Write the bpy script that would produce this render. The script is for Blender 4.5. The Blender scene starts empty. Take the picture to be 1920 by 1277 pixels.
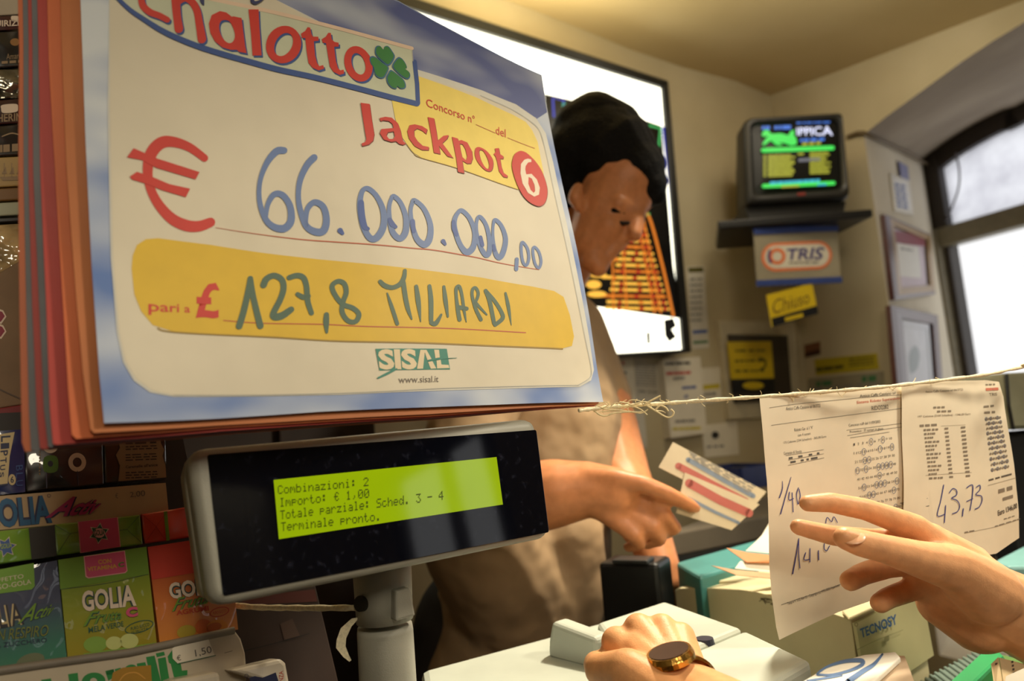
import bpy, bmesh, math, random
from mathutils import Vector, Matrix
from mathutils.geometry import tessellate_polygon
random.seed(7)
SC = bpy.context.scene
COL = SC.collection

# ------------------------------------------------------------------ camera
FPX = 1350.0
PITCH, ROLL = math.radians(7.1), math.radians(4.5)
CAM = Vector((0, 0, 1.25))
FW = Vector((0, math.cos(PITCH), math.sin(PITCH)))
U0 = Vector((0, -math.sin(PITCH), math.cos(PITCH)))
R0 = Vector((1, 0, 0))
RT = math.cos(ROLL) * R0 - math.sin(ROLL) * U0
UP = math.sin(ROLL) * R0 + math.cos(ROLL) * U0
cd = bpy.data.cameras.new('camera')
cd.sensor_fit = 'HORIZONTAL'; cd.sensor_width = 36; cd.lens = 36 * FPX / 1920
cd.clip_start = 0.02; cd.clip_end = 100
cd.dof.use_dof = True; cd.dof.focus_distance = 0.60; cd.dof.aperture_fstop = 4.6
cam = bpy.data.objects.new('camera', cd); COL.objects.link(cam)
M = Matrix((RT, UP, -FW)).transposed().to_4x4(); M.translation = CAM
cam.matrix_world = M
SC.camera = cam
SC.view_settings.view_transform = 'Standard'; SC.view_settings.look = 'None'
SC.view_settings.gamma = 1; SC.view_settings.use_curve_mapping = False
SC.view_settings.exposure = -0.1
try: SC.cycles.use_denoising = True
except Exception: pass

# ------------------------------------------------------------------ world and lamps
wd = bpy.data.worlds.new('sky'); SC.world = wd; wd.use_nodes = True
bg = wd.node_tree.nodes['Background']
bg.inputs[0].default_value = (1.0, 1.0, 1.0, 1); bg.inputs[1].default_value = 1.15

def area(name, loc, to, size, power, color, sy=None):
    l = bpy.data.lights.new(name, 'AREA'); l.energy = power; l.color = color
    l.size = size
    if sy: l.shape = 'RECTANGLE'; l.size_y = sy
    o = bpy.data.objects.new(name, l); COL.objects.link(o)
    o.location = loc
    o.rotation_euler = (Vector(to) - Vector(loc)).to_track_quat('-Z', 'Y').to_euler()
    return o
WARM = (1.0, 0.88, 0.67)
def spot(name, loc, to, power, color, angle, blend, radius):
    l = bpy.data.lights.new(name, 'SPOT'); l.energy = power; l.color = color
    l.spot_size = math.radians(angle); l.spot_blend = blend; l.shadow_soft_size = radius
    o = bpy.data.objects.new(name, l); COL.objects.link(o); o.location = loc
    o.rotation_euler = (Vector(to) - Vector(loc)).to_track_quat('-Z', 'Y').to_euler()
spot('counter_spot', (0.88, 0.46, 1.86), (0.33, 0.62, 1.02), 38, WARM, 84, 0.35, 0.09)
spot('printer_spot', (0.50, 1.12, 2.05), (0.30, 0.86, 1.0), 95, WARM, 56, 0.4, 0.05)
area('shop_lamp', (0.42, -0.75, 2.0), (-0.1, 0.5, 1.2), 0.35, 10, WARM)
area('sign_top_lamp', (0.10, 1.62, 2.12), (0.05, 1.60, 2.6), 0.5, 8, (1.0, 0.86, 0.52), 0.12)
area('back_lamp', (0.75, 1.45, 2.2), (0.85, 2.1, 1.3), 0.3, 2.6, WARM)

# ------------------------------------------------------------------ colour and materials
def lin(c):
    c /= 255.0
    return c / 12.92 if c <= 0.04045 else ((c + 0.055) / 1.055) ** 2.4
def C3(r, g, b): return (lin(r), lin(g), lin(b), 1)
_mats = {}
def mat(name, rgb, rough=0.6, var=0.06, scale=30, bump=0.0, bscale=200, metal=0, spec=0.5, coat=0,
        emit=0, sss=0, ergb=None, trans=0, alpha=1, coord='Object', bdist=0.001):
    if name in _mats: return _mats[name]
    m = bpy.data.materials.new(name); m.use_nodes = True; _mats[name] = m
    nt = m.node_tree; b = nt.nodes['Principled BSDF']
    tc = nt.nodes.new('ShaderNodeTexCoord')
    no = nt.nodes.new('ShaderNodeTexNoise'); no.inputs['Scale'].default_value = scale; no.inputs['Detail'].default_value = 3
    nt.links.new(tc.outputs[coord], no.inputs['Vector'])
    hs = nt.nodes.new('ShaderNodeHueSaturation'); hs.inputs['Color'].default_value = C3(*rgb)
    mr = nt.nodes.new('ShaderNodeMapRange')
    mr.inputs['From Min'].default_value = 0.3; mr.inputs['From Max'].default_value = 0.7
    mr.inputs['To Min'].default_value = 1 - var * 1.5; mr.inputs['To Max'].default_value = 1 + var
    nt.links.new(no.outputs['Fac'], mr.inputs['Value'])
    nt.links.new(mr.outputs['Result'], hs.inputs['Value'])
    nt.links.new(hs.outputs['Color'], b.inputs['Base Color'])
    b.inputs['Roughness'].default_value = rough; b.inputs['Metallic'].default_value = metal
    b.inputs['Specular IOR Level'].default_value = spec
    b.inputs['Coat Weight'].default_value = coat
    if coat: b.inputs['Coat Roughness'].default_value = 0.04
    if emit:
        b.inputs['Emission Color'].default_value = C3(*(ergb or rgb)); b.inputs['Emission Strength'].default_value = emit
    if sss:
        b.inputs['Subsurface Weight'].default_value = sss
        b.inputs['Subsurface Radius'].default_value = (0.010, 0.004, 0.002); b.inputs['Subsurface Scale'].default_value = 1
    if trans: b.inputs['Transmission Weight'].default_value = trans
    if alpha < 1: b.inputs['Alpha'].default_value = alpha
    if bump:
        n2 = nt.nodes.new('ShaderNodeTexNoise'); n2.inputs['Scale'].default_value = bscale; n2.inputs['Detail'].default_value = 2
        nt.links.new(tc.outputs[coord], n2.inputs['Vector'])
        bp = nt.nodes.new('ShaderNodeBump'); bp.inputs['Strength'].default_value = bump; bp.inputs['Distance'].default_value = bdist
        nt.links.new(n2.outputs['Fac'], bp.inputs['Height']); nt.links.new(bp.outputs['Normal'], b.inputs['Normal'])
        if coat: nt.links.new(bp.outputs['Normal'], b.inputs['Coat Normal'])
    return m
def two_tone(name, ca, cb, scale, rough=0.6, lo=0.4, hi=0.6, detail=2, stretch=(1, 1, 1), bump=0, bdist=0.002):
    m = bpy.data.materials.new(name); m.use_nodes = True; _mats[name] = m
    nt = m.node_tree; b = nt.nodes['Principled BSDF']
    tc = nt.nodes.new('ShaderNodeTexCoord'); mp = nt.nodes.new('ShaderNodeMapping'); mp.inputs['Scale'].default_value = stretch
    no = nt.nodes.new('ShaderNodeTexNoise'); no.inputs['Scale'].default_value = scale; no.inputs['Detail'].default_value = detail
    cr = nt.nodes.new('ShaderNodeValToRGB'); e = cr.color_ramp.elements
    e[0].position = lo; e[0].color = C3(*ca); e[1].position = hi; e[1].color = C3(*cb)
    nt.links.new(tc.outputs['Object'], mp.inputs[0]); nt.links.new(mp.outputs[0], no.inputs['Vector'])
    nt.links.new(no.outputs['Fac'], cr.inputs[0]); nt.links.new(cr.outputs[0], b.inputs['Base Color'])
    b.inputs['Roughness'].default_value = rough
    if bump:
        bp = nt.nodes.new('ShaderNodeBump'); bp.inputs['Strength'].default_value = bump; bp.inputs['Distance'].default_value = bdist
        nt.links.new(no.outputs['Fac'], bp.inputs['Height']); nt.links.new(bp.outputs['Normal'], b.inputs['Normal'])
    return m
def paint(name, rgb, **k): return mat('ink_' + name, rgb, k.pop('rough', 0.55), k.pop('var', 0.03), 60, **k)
def glow(name, rgb, s):
    return mat('lit_' + name, (12, 12, 12), 0.5, 0.0, 10, emit=s, ergb=rgb)

# ------------------------------------------------------------------ rays, planes
def ray(px, py): return FW + RT * ((px - 960) / FPX) - UP * ((py - 638.5) / FPX)
def P(px, py, d): return CAM + ray(px, py) * d
class Plane:
    def __init__(s, o, u, v):
        s.o = Vector(o); s.u = Vector(u).normalized()
        v = Vector(v); s.v = (v - s.u * v.dot(s.u)).normalized()
        s.n = s.u.cross(s.v).normalized()
        if s.n.dot(CAM - s.o) < 0: s.n = -s.n
    def hit(s, px, py, lift=0):
        r = ray(px, py); t = (s.o - CAM).dot(s.n) / r.dot(s.n)
        return CAM + r * t + s.n * lift
    def back(s, d): return Plane(s.o - s.n * d, s.u, s.v)
    def uv(s, p): q = p - s.o; return q.dot(s.u), q.dot(s.v)
    def pt(s, a, b, lift=0): return s.o + s.u * a + s.v * b + s.n * lift
def vplane(px, py, d, vp, tilt=0):
    """upright plane through a point; its level lines run towards vanishing point vp; tilt leans its top back (degrees)"""
    r = ray(*vp); u = Vector((r.x, r.y, 0)).normalized()
    p = Plane(P(px, py, d), u, (0, 0, 1))
    if tilt:
        t = math.radians(tilt)
        p = Plane(p.o, u, Vector((0, 0, 1)) * math.cos(t) - p.n * math.sin(t))
    return p
def hplane(z): return Plane((0, 0, z), (1, 0, 0), (0, 1, 0))

# ------------------------------------------------------------------ mesh building
class MB:
    def __init__(s): s.v = []; s.f = []; s.m = []; s.mats = []
    def mi(s, m):
        if m not in s.mats: s.mats.append(m)
        return s.mats.index(m)
    def add(s, verts, faces, m):
        k = len(s.v); s.v += [Vector(p) for p in verts]; i = s.mi(m)
        for f in faces: s.f.append([k + j for j in f]); s.m.append(i)
    def grid(s, rows, m, close=False):
        n = len(rows[0]); vs = [p for r in rows for p in r]; fs = []
        for i in range(len(rows) - 1):
            for j in range(n if close else n - 1):
                j2 = (j + 1) % n
                fs.append([i * n + j, i * n + j2, (i + 1) * n + j2, (i + 1) * n + j])
        s.add(vs, fs, m)
    def prism(s, pts, vec, m, mside=None):
        n = len(pts); vec = Vector(vec)
        a = [Vector(p) for p in pts]; b = [p + vec for p in a]
        tri = tessellate_polygon([a]) if n > 4 else None
        fs = [list(t) for t in tri] if tri else [list(range(n))]
        s.add(a + b, fs + [[x + n for x in reversed(f)] for f in fs], m)
        s.add(a + b, [[i, (i + 1) % n, (i + 1) % n + n, i + n] for i in range(n)], mside or m)
    def box(s, c, sx, sy, sz, m, rz=0, axes=None):
        if axes: X, Y, Z = axes
        else: X, Y, Z = Vector((math.cos(rz), math.sin(rz), 0)), Vector((-math.sin(rz), math.cos(rz), 0)), Vector((0, 0, 1))
        c = Vector(c); q = [c + X * (a * sx / 2) + Y * (b * sy / 2) - Z * (sz / 2) for a, b in ((-1, -1), (1, -1), (1, 1), (-1, 1))]
        s.prism(q, Z * sz, m)
    def tube(s, pts, r, m, seg=10, caps=True):
        pts = [Vector(p) for p in pts]; n = len(pts)
        rr = r if isinstance(r, (list, tuple)) else [r] * n
        rows = []; ref = None
        for i in range(n):
            t = (pts[min(i + 1, n - 1)] - pts[max(i - 1, 0)]).normalized()
            if ref is None: ref = t.orthogonal().normalized()
            ref = (ref - t * ref.dot(t)).normalized(); b = t.cross(ref)
            rows.append([pts[i] + (ref * math.cos(2 * math.pi * k / seg) + b * math.sin(2 * math.pi * k / seg)) * rr[i] for k in range(seg)])
        s.grid(rows, m, True)
        if caps:
            s.add(rows[0], [list(range(seg))], m); s.add(rows[-1], [list(range(seg))[::-1]], m)
    def build(s, name, parent=None, smooth=False, bevel=0, merge=False, seg=2):
        me = bpy.data.meshes.new(name)
        o0 = parent_origin(parent)
        me.from_pydata([tuple(p - o0) for p in s.v], [], s.f)
        for m in s.mats: me.materials.append(m)
        me.polygons.foreach_set('material_index', s.m)
        if smooth: me.polygons.foreach_set('use_smooth', [True] * len(s.m))
        if merge or bevel:
            bm = bmesh.new(); bm.from_mesh(me)
            bmesh.ops.remove_doubles(bm, verts=bm.verts, dist=1e-6)
            bmesh.ops.recalc_face_normals(bm, faces=bm.faces); bm.to_mesh(me); bm.free()
        me.update()
        o = bpy.data.objects.new(name, me); COL.objects.link(o)
        if parent: o.parent = parent
        if bevel:
            b = o.modifiers.new('edge', 'BEVEL'); b.width = bevel; b.segments = seg; b.limit_method = 'ANGLE'; b.angle_limit = 0.6
        return o
def parent_origin(p):
    v = Vector((0, 0, 0))
    while p: v += p.location; p = p.parent
    return v
def thing(name, label, cat, loc, group=None):
    o = bpy.data.objects.new(name, None); COL.objects.link(o); o.location = Vector(loc)
    o.empty_display_size = 0.05
    return tag(o, label, cat, group)
def tag(o, label, cat, group=None):
    o['label'] = label; o['category'] = cat
    if group: o['group'] = group
    return o
def struct(o): o['kind'] = 'structure'; return o

# ------------------------------------------------------------------ printing on a plane, coordinates read off the photograph
def catmull(pts, closed=False, n=6):
    pts = [Vector(p) for p in pts]; N = len(pts); out = []
    if N < 3 and not closed:
        return [pts[0].lerp(pts[-1], i / n) for i in range(n + 1)]
    for i in range(N if closed else N - 1):
        g = (lambda k: pts[k % N]) if closed else (lambda k: pts[max(0, min(N - 1, k))])
        a, b, c, d = g(i - 1), g(i), g(i + 1), g(i + 2)
        for k in range(n):
            t = k / n
            out.append(0.5 * ((2 * b) + (c - a) * t + (2 * a - 5 * b + 4 * c - d) * t * t + (3 * b - a - 3 * c + d) * t ** 3))
    if not closed: out.append(pts[-1])
    return out
def homog(q):
    (x0, y0), (x1, y1), (x2, y2), (x3, y3) = q   # TL TR BR BL
    dx1, dx2, dx3 = x1 - x2, x3 - x2, x0 - x1 + x2 - x3
    dy1, dy2, dy3 = y1 - y2, y3 - y2, y0 - y1 + y2 - y3
    den = dx1 * dy2 - dx2 * dy1
    g = (dx3 * dy2 - dx2 * dy3) / den; h = (dx1 * dy3 - dx3 * dy1) / den
    a, b, c = x1 - x0 + g * x1, x3 - x0 + h * x3, x0
    d, e, f = y1 - y0 + g * y1, y3 - y0 + h * y3, y0
    return lambda s, t: ((a * s + b * t + c) / (g * s + h * t + 1), (d * s + e * t + f) / (g * s + h * t + 1))
_txt = {}
def text2d(s, bold=0.0, shear=0.0):
    k = (s, bold, shear)
    if k in _txt: return _txt[k]
    cu = bpy.data.curves.new('t', 'FONT'); cu.body = s; cu.offset = bold; cu.shear = shear; cu.resolution_u = 3
    o = bpy.data.objects.new('t', cu); COL.objects.link(o)
    dg = bpy.context.evaluated_depsgraph_get(); me = bpy.data.meshes.new_from_object(o.evaluated_get(dg))
    vs = [(v.co.x, v.co.y) for v in me.vertices]; fs = [list(p.vertices) for p in me.polygons]
    bpy.data.objects.remove(o); bpy.data.curves.remove(cu); bpy.data.meshes.remove(me)
    x0, x1 = min(v[0] for v in vs), max(v[0] for v in vs); y0, y1 = min(v[1] for v in vs), max(v[1] for v in vs)
    vs = [((x - x0) / (x1 - x0), (y1 - y) / (y1 - y0)) for x, y in vs]
    _txt[k] = (vs, fs); return _txt[k]
class Gfx:
    def __init__(s, mb, plane, step=0.00012, T=None):
        s.mb = mb; s.pl = plane; s.step = step; s.T = T or (lambda x, y: (x, y))
    def at(s, x, y, layer): x, y = s.T(x, y); return s.pl.hit(x, y, layer * s.step)
    def zoom(s, x0, y0, k): return Gfx(s.mb, s.pl, s.step, lambda x, y: (x0 + x / k, y0 + y / k))
    def fill(s, pts, m, layer=1, holes=(), smooth=False):
        if smooth:
            pts = catmull([(x, y) for x, y in pts], True, 4); holes = [catmull(h, True, 4) for h in holes]
        loops = [[s.at(p[0], p[1], layer) for p in l] for l in [pts] + list(holes)]
        fl = [[Vector((p[0], -p[1], 0)) for p in l] for l in [pts] + list(holes)]
        tri = tessellate_polygon(fl)
        s.mb.add([p for l in loops for p in l], [list(t) for t in tri], m)
    def stroke(s, pts, w, m, layer=1, closed=False, n=6, smooth=True):
        N = len(pts); ww = list(w) if isinstance(w, (list, tuple)) else [w] * N
        while len(ww) < N: ww.append(ww[-1])
        q = [Vector((p[0], p[1], c)) for p, c in zip(pts, ww)]
        q = catmull(q, closed, n) if smooth else q
        L, R_ = [], []; K = len(q)
        for i in range(K):
            a, b = (q[(i - 1) % K], q[(i + 1) % K]) if closed else (q[max(i - 1, 0)], q[min(i + 1, K - 1)])
            t = Vector((b.x - a.x, b.y - a.y)); t = t.normalized() if t.length > 1e-6 else Vector((1, 0))
            nx, ny = -t.y, t.x; h = max(q[i].z, 0.3) / 2
            L.append((q[i].x + nx * h, q[i].y + ny * h)); R_.append((q[i].x - nx * h, q[i].y - ny * h))
        rows = [[s.at(a[0], a[1], layer) for a in L], [s.at(a[0], a[1], layer) for a in R_]]
        if closed: rows = [r + [r[0]] for r in rows]
        s.mb.grid(rows, m)
        if not closed:
            for e, sg in ((0, 1), (-1, -1)):
                c = q[e]; h = max(c.z, 0.3) / 2
                s.mb.add([s.at(c.x + h * math.cos(a * math.pi / 5), c.y + h * math.sin(a * math.pi / 5), layer) for a in range(10)], [list(range(10))], m)
    def text(s, t, quad, m, layer=1, bold=0.0, shear=0.0):
        H = homog(quad); vs, fs = text2d(t, bold, shear)
        s.mb.add([s.at(*H(a, b), layer) for a, b in vs], fs, m)
    def quadfill(s, quad, m, layer=1): s.fill(quad, m, layer)
    def ellipse(s, cx, cy, rx, ry, m, layer=1, rot=0, hole=None, n=28):
        def el(k): 
            c, d = math.cos(rot), math.sin(rot)
            return [(cx + c * k[0] * math.cos(a) - d * k[1] * math.sin(a), cy + d * k[0] * math.cos(a) + c * k[1] * math.sin(a)) for a in [2 * math.pi * i / n for i in range(n)]]
        s.fill(el((rx, ry)), m, layer, [el(hole)] if hole else ())
    def words(s, quad, m, layer=1, n=6, fill=0.75, rnd=None):
        """a line of print too small to read: a row of word-sized dashes"""
        H = homog(quad); rnd = rnd or random; x = 0.0
        ws = [rnd.uniform(0.5, 1.6) for _ in range(n)]; tot = sum(ws)
        for w in ws:
            w /= tot
            s.fill([H(x, 0), H(x + w * fill, 0), H(x + w * fill, 1), H(x, 1)], m, layer); x += w
def refine(mb, maxlen, fn, axes):
    """split long edges of a printed sheet and bend it by fn(point) -> displacement vector"""
    me = bpy.data.meshes.new('x'); me.from_pydata([tuple(p) for p in mb.v], [], mb.f)
    me.polygons.foreach_set('material_index', mb.m)
    bm = bmesh.new(); bm.from_mesh(me); bpy.data.meshes.remove(me)
    U, V = axes
    for ax in (U, V):
        t = [v.co.dot(ax) for v in bm.verts]; lo, hi = min(t), max(t); k = int((hi - lo) / maxlen)
        for s_ in range(1, k + 1):
            bmesh.ops.bisect_plane(bm, geom=bm.verts[:] + bm.edges[:] + bm.faces[:], dist=1e-7, plane_co=ax * (lo + (hi - lo) * s_ / (k + 1)), plane_no=ax)
    for v in bm.verts: v.co = v.co + fn(v.co)
    bm.verts.index_update()
    mb.v = [v.co.copy() for v in bm.verts]; mb.f = [[v.index for v in f.verts] for f in bm.faces]; mb.m = [f.material_index for f in bm.faces]
    bm.free()
def round2d(pts, r, seg=5):
    out = []; N = len(pts); rr = r if isinstance(r, (list, tuple)) else [r] * N
    for i in range(N):
        p = Vector(pts[i]); a = (Vector(pts[i - 1]) - p); b = (Vector(pts[(i + 1) % N]) - p)
        k = min(rr[i], a.length * 0.45, b.length * 0.45)
        A, B = p + a.normalized() * k, p + b.normalized() * k
        for j in range(seg + 1):
            t = j / seg; out.append((1 - t) ** 2 * A + 2 * t * (1 - t) * p + t * t * B)
    return out
def inset2d(pts, d):
    N = len(pts); ar = sum(pts[i].x * pts[(i + 1) % N].y - pts[(i + 1) % N].x * pts[i].y for i in range(N))
    sg = 1 if ar > 0 else -1; out = []
    for i in range(N):
        e = (pts[(i + 1) % N] - pts[i - 1]); e = e.normalized() if e.length > 1e-9 else Vector((1, 0))
        out.append(pts[i] + Vector((-e.y, e.x)) * d * sg)
    return out
def slab(mb, pl, corners, depth, m, r=0.004, bevel=0.002, lift=0, taper=0.0, hole=None, mface=None, seg=5):
    """solid plate on plane pl: outline given as 3D points on the plane, rounded corners, bevelled front edge"""
    q = [Vector(pl.uv(c)) for c in corners]; q = round2d(q, r, seg) if r else [Vector(c) for c in q]
    L = lambda pts, h: [pl.pt(p.x, p.y, h) for p in pts]
    qi = inset2d(q, bevel); qm = inset2d(q, bevel * 0.3)
    rows = [L(qi, lift), L(qm, lift - bevel * 0.3), L(q, lift - bevel), L(inset2d(q, taper) if taper else q, lift - depth)]
    mb.grid(rows, m, True)
    tri = tessellate_polygon([[Vector((p.x, p.y, 0)) for p in qi]])
    mb.add(rows[0], [list(t) for t in tri], mface or m); mb.add(rows[-1], [list(t)[::-1] for t in tri], m)

# ------------------------------------------------------------------ organic shapes: tapered limbs fused into one skin
def roundcone(bm, a, b, ra, rb, seg=14):
    a, b = Vector(a), Vector(b); ax = b - a
    if ax.length < 1e-6: ax = Vector((0, 0, 1e-5))
    t = ax.normalized(); u = t.orthogonal().normalized(); w = t.cross(u)
    prof = [(a - t * ra * math.cos(x), ra * math.sin(x)) for x in [math.pi / 2 * k / 5 for k in range(6)]]
    prof += [(b + t * rb * math.sin(x), rb * math.cos(x)) for x in [math.pi / 2 * k / 5 for k in range(6)]]
    rings = []
    for c, r in prof:
        if r < 1e-6: rings.append([bm.verts.new(c)])
        else: rings.append([bm.verts.new(c + (u * math.cos(2 * math.pi * k / seg) + w * math.sin(2 * math.pi * k / seg)) * r) for k in range(seg)])
    for A, B in zip(rings, rings[1:]):
        for k in range(seg):
            f = [A[k % len(A)], A[(k + 1) % len(A)], B[(k + 1) % len(B)], B[k % len(B)]]
            f = list(dict.fromkeys(f))
            if len(f) > 2:
                try: bm.faces.new(f)
                except ValueError: pass
def ellipsoid(bm, c, axes, seg=18):
    M4 = Matrix.Identity(4)
    for i, a in enumerate(axes):
        for k in range(3): M4[k][i] = a[k]
    M4.translation = Vector(c)
    bmesh.ops.create_uvsphere(bm, u_segments=seg, v_segments=seg // 2 + 1, radius=1, matrix=M4)
def skin(name, chains, mt, voxel, parent=None, smooth=8, extra=None, fac=0.5):
    """chains: lists of (point, radius); all fused into one continuous surface"""
    bm = bmesh.new()
    for ch in chains:
        if len(ch) == 1: roundcone(bm, ch[0][0], ch[0][0] + Vector((0, 0, 1e-4)), ch[0][1], ch[0][1])
        for (a, ra), (b, rb) in zip(ch, ch[1:]): roundcone(bm, a, b, ra, rb)
    if extra: extra(bm)
    bmesh.ops.recalc_face_normals(bm, faces=bm.faces)
    o0 = parent_origin(parent)
    for v in bm.verts: v.co -= o0
    me = bpy.data.meshes.new(name); bm.to_mesh(me); bm.free()
    o = bpy.data.objects.new(name, me); COL.objects.link(o)
    r = o.modifiers.new('fuse', 'REMESH'); r.mode = 'VOXEL'; r.voxel_size = voxel; r.use_smooth_shade = True
    s = o.modifiers.new('soft', 'SMOOTH'); s.factor = fac; s.iterations = smooth
    dg = bpy.context.evaluated_depsgraph_get(); nm = bpy.data.meshes.new_from_object(o.evaluated_get(dg))
    o.modifiers.clear(); o.data = nm; nm.name = name; bpy.data.meshes.remove(me)
    nm.materials.clear(); nm.materials.append(mt)
    nm.polygons.foreach_set('use_smooth', [True] * len(nm.polygons))
    if parent: o.parent = parent
    return o
def ch(*pts): return [(P(x, y, d), r) for x, y, d, r in pts]

# ================================================================== THE ROOM
VPR = (3320, 620); VPL = (287, 859)
WL = vplane(1285, 400, 2.2, VPR)                      # wall behind the counter, with the light box
CORNER = WL.hit(1478, 450)
_r = ray(*VPL); _u = -Vector((_r.x, _r.y, 0)).normalized()
WR = Plane((CORNER.x, CORNER.y, 0), _u, (0, 0, 1))    # wall with the arched window; u runs from the corner towards the viewer
WLD = Vector((WL.u.x, WL.u.y, 0)).normalized()        # along the left wall, away from the viewer
m_wall = two_tone('wall_plaster', (204, 192, 162), (174, 160, 126), 2.2, 0.85, 0.3, 0.72, 4, (1, 1, 1.0), 0.25, 0.003)
m_ceil = two_tone('ceiling_plaster', (212, 192, 150), (186, 164, 118), 1.5, 0.9, 0.3, 0.75, 4, bump=0.2, bdist=0.003)
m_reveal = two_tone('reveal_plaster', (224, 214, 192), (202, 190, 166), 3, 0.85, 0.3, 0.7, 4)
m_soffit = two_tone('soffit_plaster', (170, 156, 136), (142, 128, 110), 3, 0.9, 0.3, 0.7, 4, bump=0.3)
m_floor = two_tone('floor_tiles', (120, 104, 86), (92, 80, 66), 3, 0.5)
m_dark = mat('black_metal', (18, 18, 20), 0.4)
m_frame = mat('window_bronze', (52, 44, 38), 0.5, 0.1)
m_frame2 = mat('window_olive', (122, 114, 92), 0.45, 0.08)

def wpt(pl, px, py): a, b = pl.uv(pl.hit(px, py)); return Vector((a, b))
# left wall: a long upright sheet up to above the ceiling line
mb = MB()
a = Vector((CORNER.x, CORNER.y, 0)) - WLD * 4.6; b = Vector((CORNER.x, CORNER.y, 0)) + WLD * 0.12
nb = Vector((-WL.n.x, -WL.n.y, 0)).normalized() * 0.12
mb.prism([a, b, b + Vector((0, 0, 3.0)), a + Vector((0, 0, 3.0))], nb, m_wall)
struct(mb.build('wall_left', merge=True))
# right wall with arched window opening and a shop doorway further along
arch_px = [(1620, 252), (1660, 220), (1700, 191), (1750, 155), (1800, 118), (1860, 78), (1920, 42)]
arch = [wpt(WR, *p) for p in arch_px]
t0 = arch[0].x; sill = 0.55
span = 1.25
last = arch[-1]
pk = Vector((t0 + span / 2 + 0.18, last.y + 0.02))
arch += [pk, Vector((pk.x + 0.25, pk.y - 0.03)), Vector((t0 + span, arch[0].y)), ]
hole_w = [Vector((t0, sill))] + arch + [Vector((t0 + span, sill))]
DOOR = (3.15, 4.15)
hole_d = [Vector((DOOR[0], 0.02)), Vector((DOOR[0], 2.1)), Vector((DOOR[1], 2.1)), Vector((DOOR[1], 0.02))]
outer = [Vector((-0.15, 0)), Vector((-0.15, 3.0)), Vector((6.2, 3.0)), Vector((6.2, 0))]
loops = [outer, hole_w, hole_d]
tri = tessellate_polygon([[Vector((p.x, p.y, 0)) for p in l] for l in loops])
mb = MB(); vs = [WR.pt(p.x, p.y) for l in loops for p in l]
mb.add(vs, [list(t) for t in tri], m_wall)
struct(mb.build('wall_right', merge=True))
# window plane, set deep in the wall; splayed jamb runs to it
JV = vplane(1620, 252, (WR.hit(1620, 252) - CAM).dot(FW), (2060, 719))
WIN = Plane(JV.hit(1757, 450), _u, (0, 0, 1))
wa_px = [(1730, 300), (1768, 270), (1810, 243), (1850, 221), (1890, 203), (1925, 190)]
wa = [wpt(WIN, *p) for p in wa_px]
w_end = wa[0].x + 1.55
wa += [Vector((wa[0].x + 0.78, wa[-1].y + 0.07)), Vector((wa[0].x + 1.2, wa[-1].y - 0.03)), Vector((w_end, wa[0].y))]
# soffit and jambs
front = [WR.pt(p.x, p.y) for p in arch]; backp = [WIN.pt(p.x, p.y) for p in wa]
def resample(ps, n):
    L = [0]
    for p, q in zip(ps, ps[1:]): L.append(L[-1] + (q - p).length)
    out = []
    for i in range(n):
        t = L[-1] * i / (n - 1); k = max(j for j in range(len(L)) if L[j] <= t + 1e-9); k = min(k, len(ps) - 2)
        out.append(ps[k].lerp(ps[k + 1], (t - L[k]) / max(1e-9, L[k + 1] - L[k])))
    return out
# keep the traced points matched: walk both curves by their order along the arch
mb = MB(); fr = resample(catmull(front), 33); bk = resample(catmull(backp), 33)
rows = [[f.lerp(b_, t) for f, b_ in zip(fr, bk)] for t in [k / 6 for k in range(7)]]
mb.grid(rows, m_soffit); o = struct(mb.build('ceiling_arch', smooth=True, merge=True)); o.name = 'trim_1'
mb = MB()
jt, jb = fr[0], bk[0]
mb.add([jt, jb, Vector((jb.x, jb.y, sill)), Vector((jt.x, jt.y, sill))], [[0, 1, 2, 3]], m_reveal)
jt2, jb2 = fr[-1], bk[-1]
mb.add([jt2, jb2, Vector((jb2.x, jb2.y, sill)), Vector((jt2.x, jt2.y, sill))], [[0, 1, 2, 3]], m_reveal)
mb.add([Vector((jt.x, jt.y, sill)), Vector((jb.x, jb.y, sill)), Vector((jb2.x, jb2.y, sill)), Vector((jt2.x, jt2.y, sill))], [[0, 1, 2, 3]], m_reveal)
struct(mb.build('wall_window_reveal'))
sillw = sill - WIN.o.z
# window: arched dark head, jamb bar, transom, frosted upper pane, clear lower pane
win = thing('window_1', '', '', WIN.pt(wa[0].x, sillw)); struct(win)
del win['label'], win['category']
mb = MB(); no = -WIN.n * 0.06
outerc = catmull([(p.x, p.y) for p in wa])
inn = [Vector((p.x, p.y)) - Vector((0, 1)) * 0.075 + Vector((0.035 if i < len(outerc) / 2 else -0.035, 0)) for i, p in enumerate(outerc)]
for k in range(len(outerc) - 1):
    q = [outerc[k], outerc[k + 1], inn[k + 1], inn[k]]
    mb.prism([WIN.pt(v.x, v.y, 0.01) for v in q], no, m_frame)
mb.build('arched_head', win, merge=True)
tr_y = [wpt(WIN, 1760, 447), wpt(WIN, 1920, 398)]
ty = wpt(WIN, 1840, 424).y
jl = wa[0].x
def wbar(name, x0, x1, y0, y1, m, lift=0.02, th=0.07):
    q = MB(); q.prism([WIN.pt(x0, y0, lift), WIN.pt(x1, y0, lift), WIN.pt(x1, y1, lift), WIN.pt(x0, y1, lift)], -WIN.n * th, m)
    return q.build(name, win, bevel=0.006)
jw = wpt(WIN, 1768, 500).x - wpt(WIN, 1752, 500).x
wbar('jamb', jl - 0.03, jl + jw * 1.0, sillw, ty + 0.03, m_frame2, 0.05, 0.09)
wbar('jamb', jl + jw * 1.0, jl + jw * 1.6, sillw, ty, m_frame, 0.01)

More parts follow.
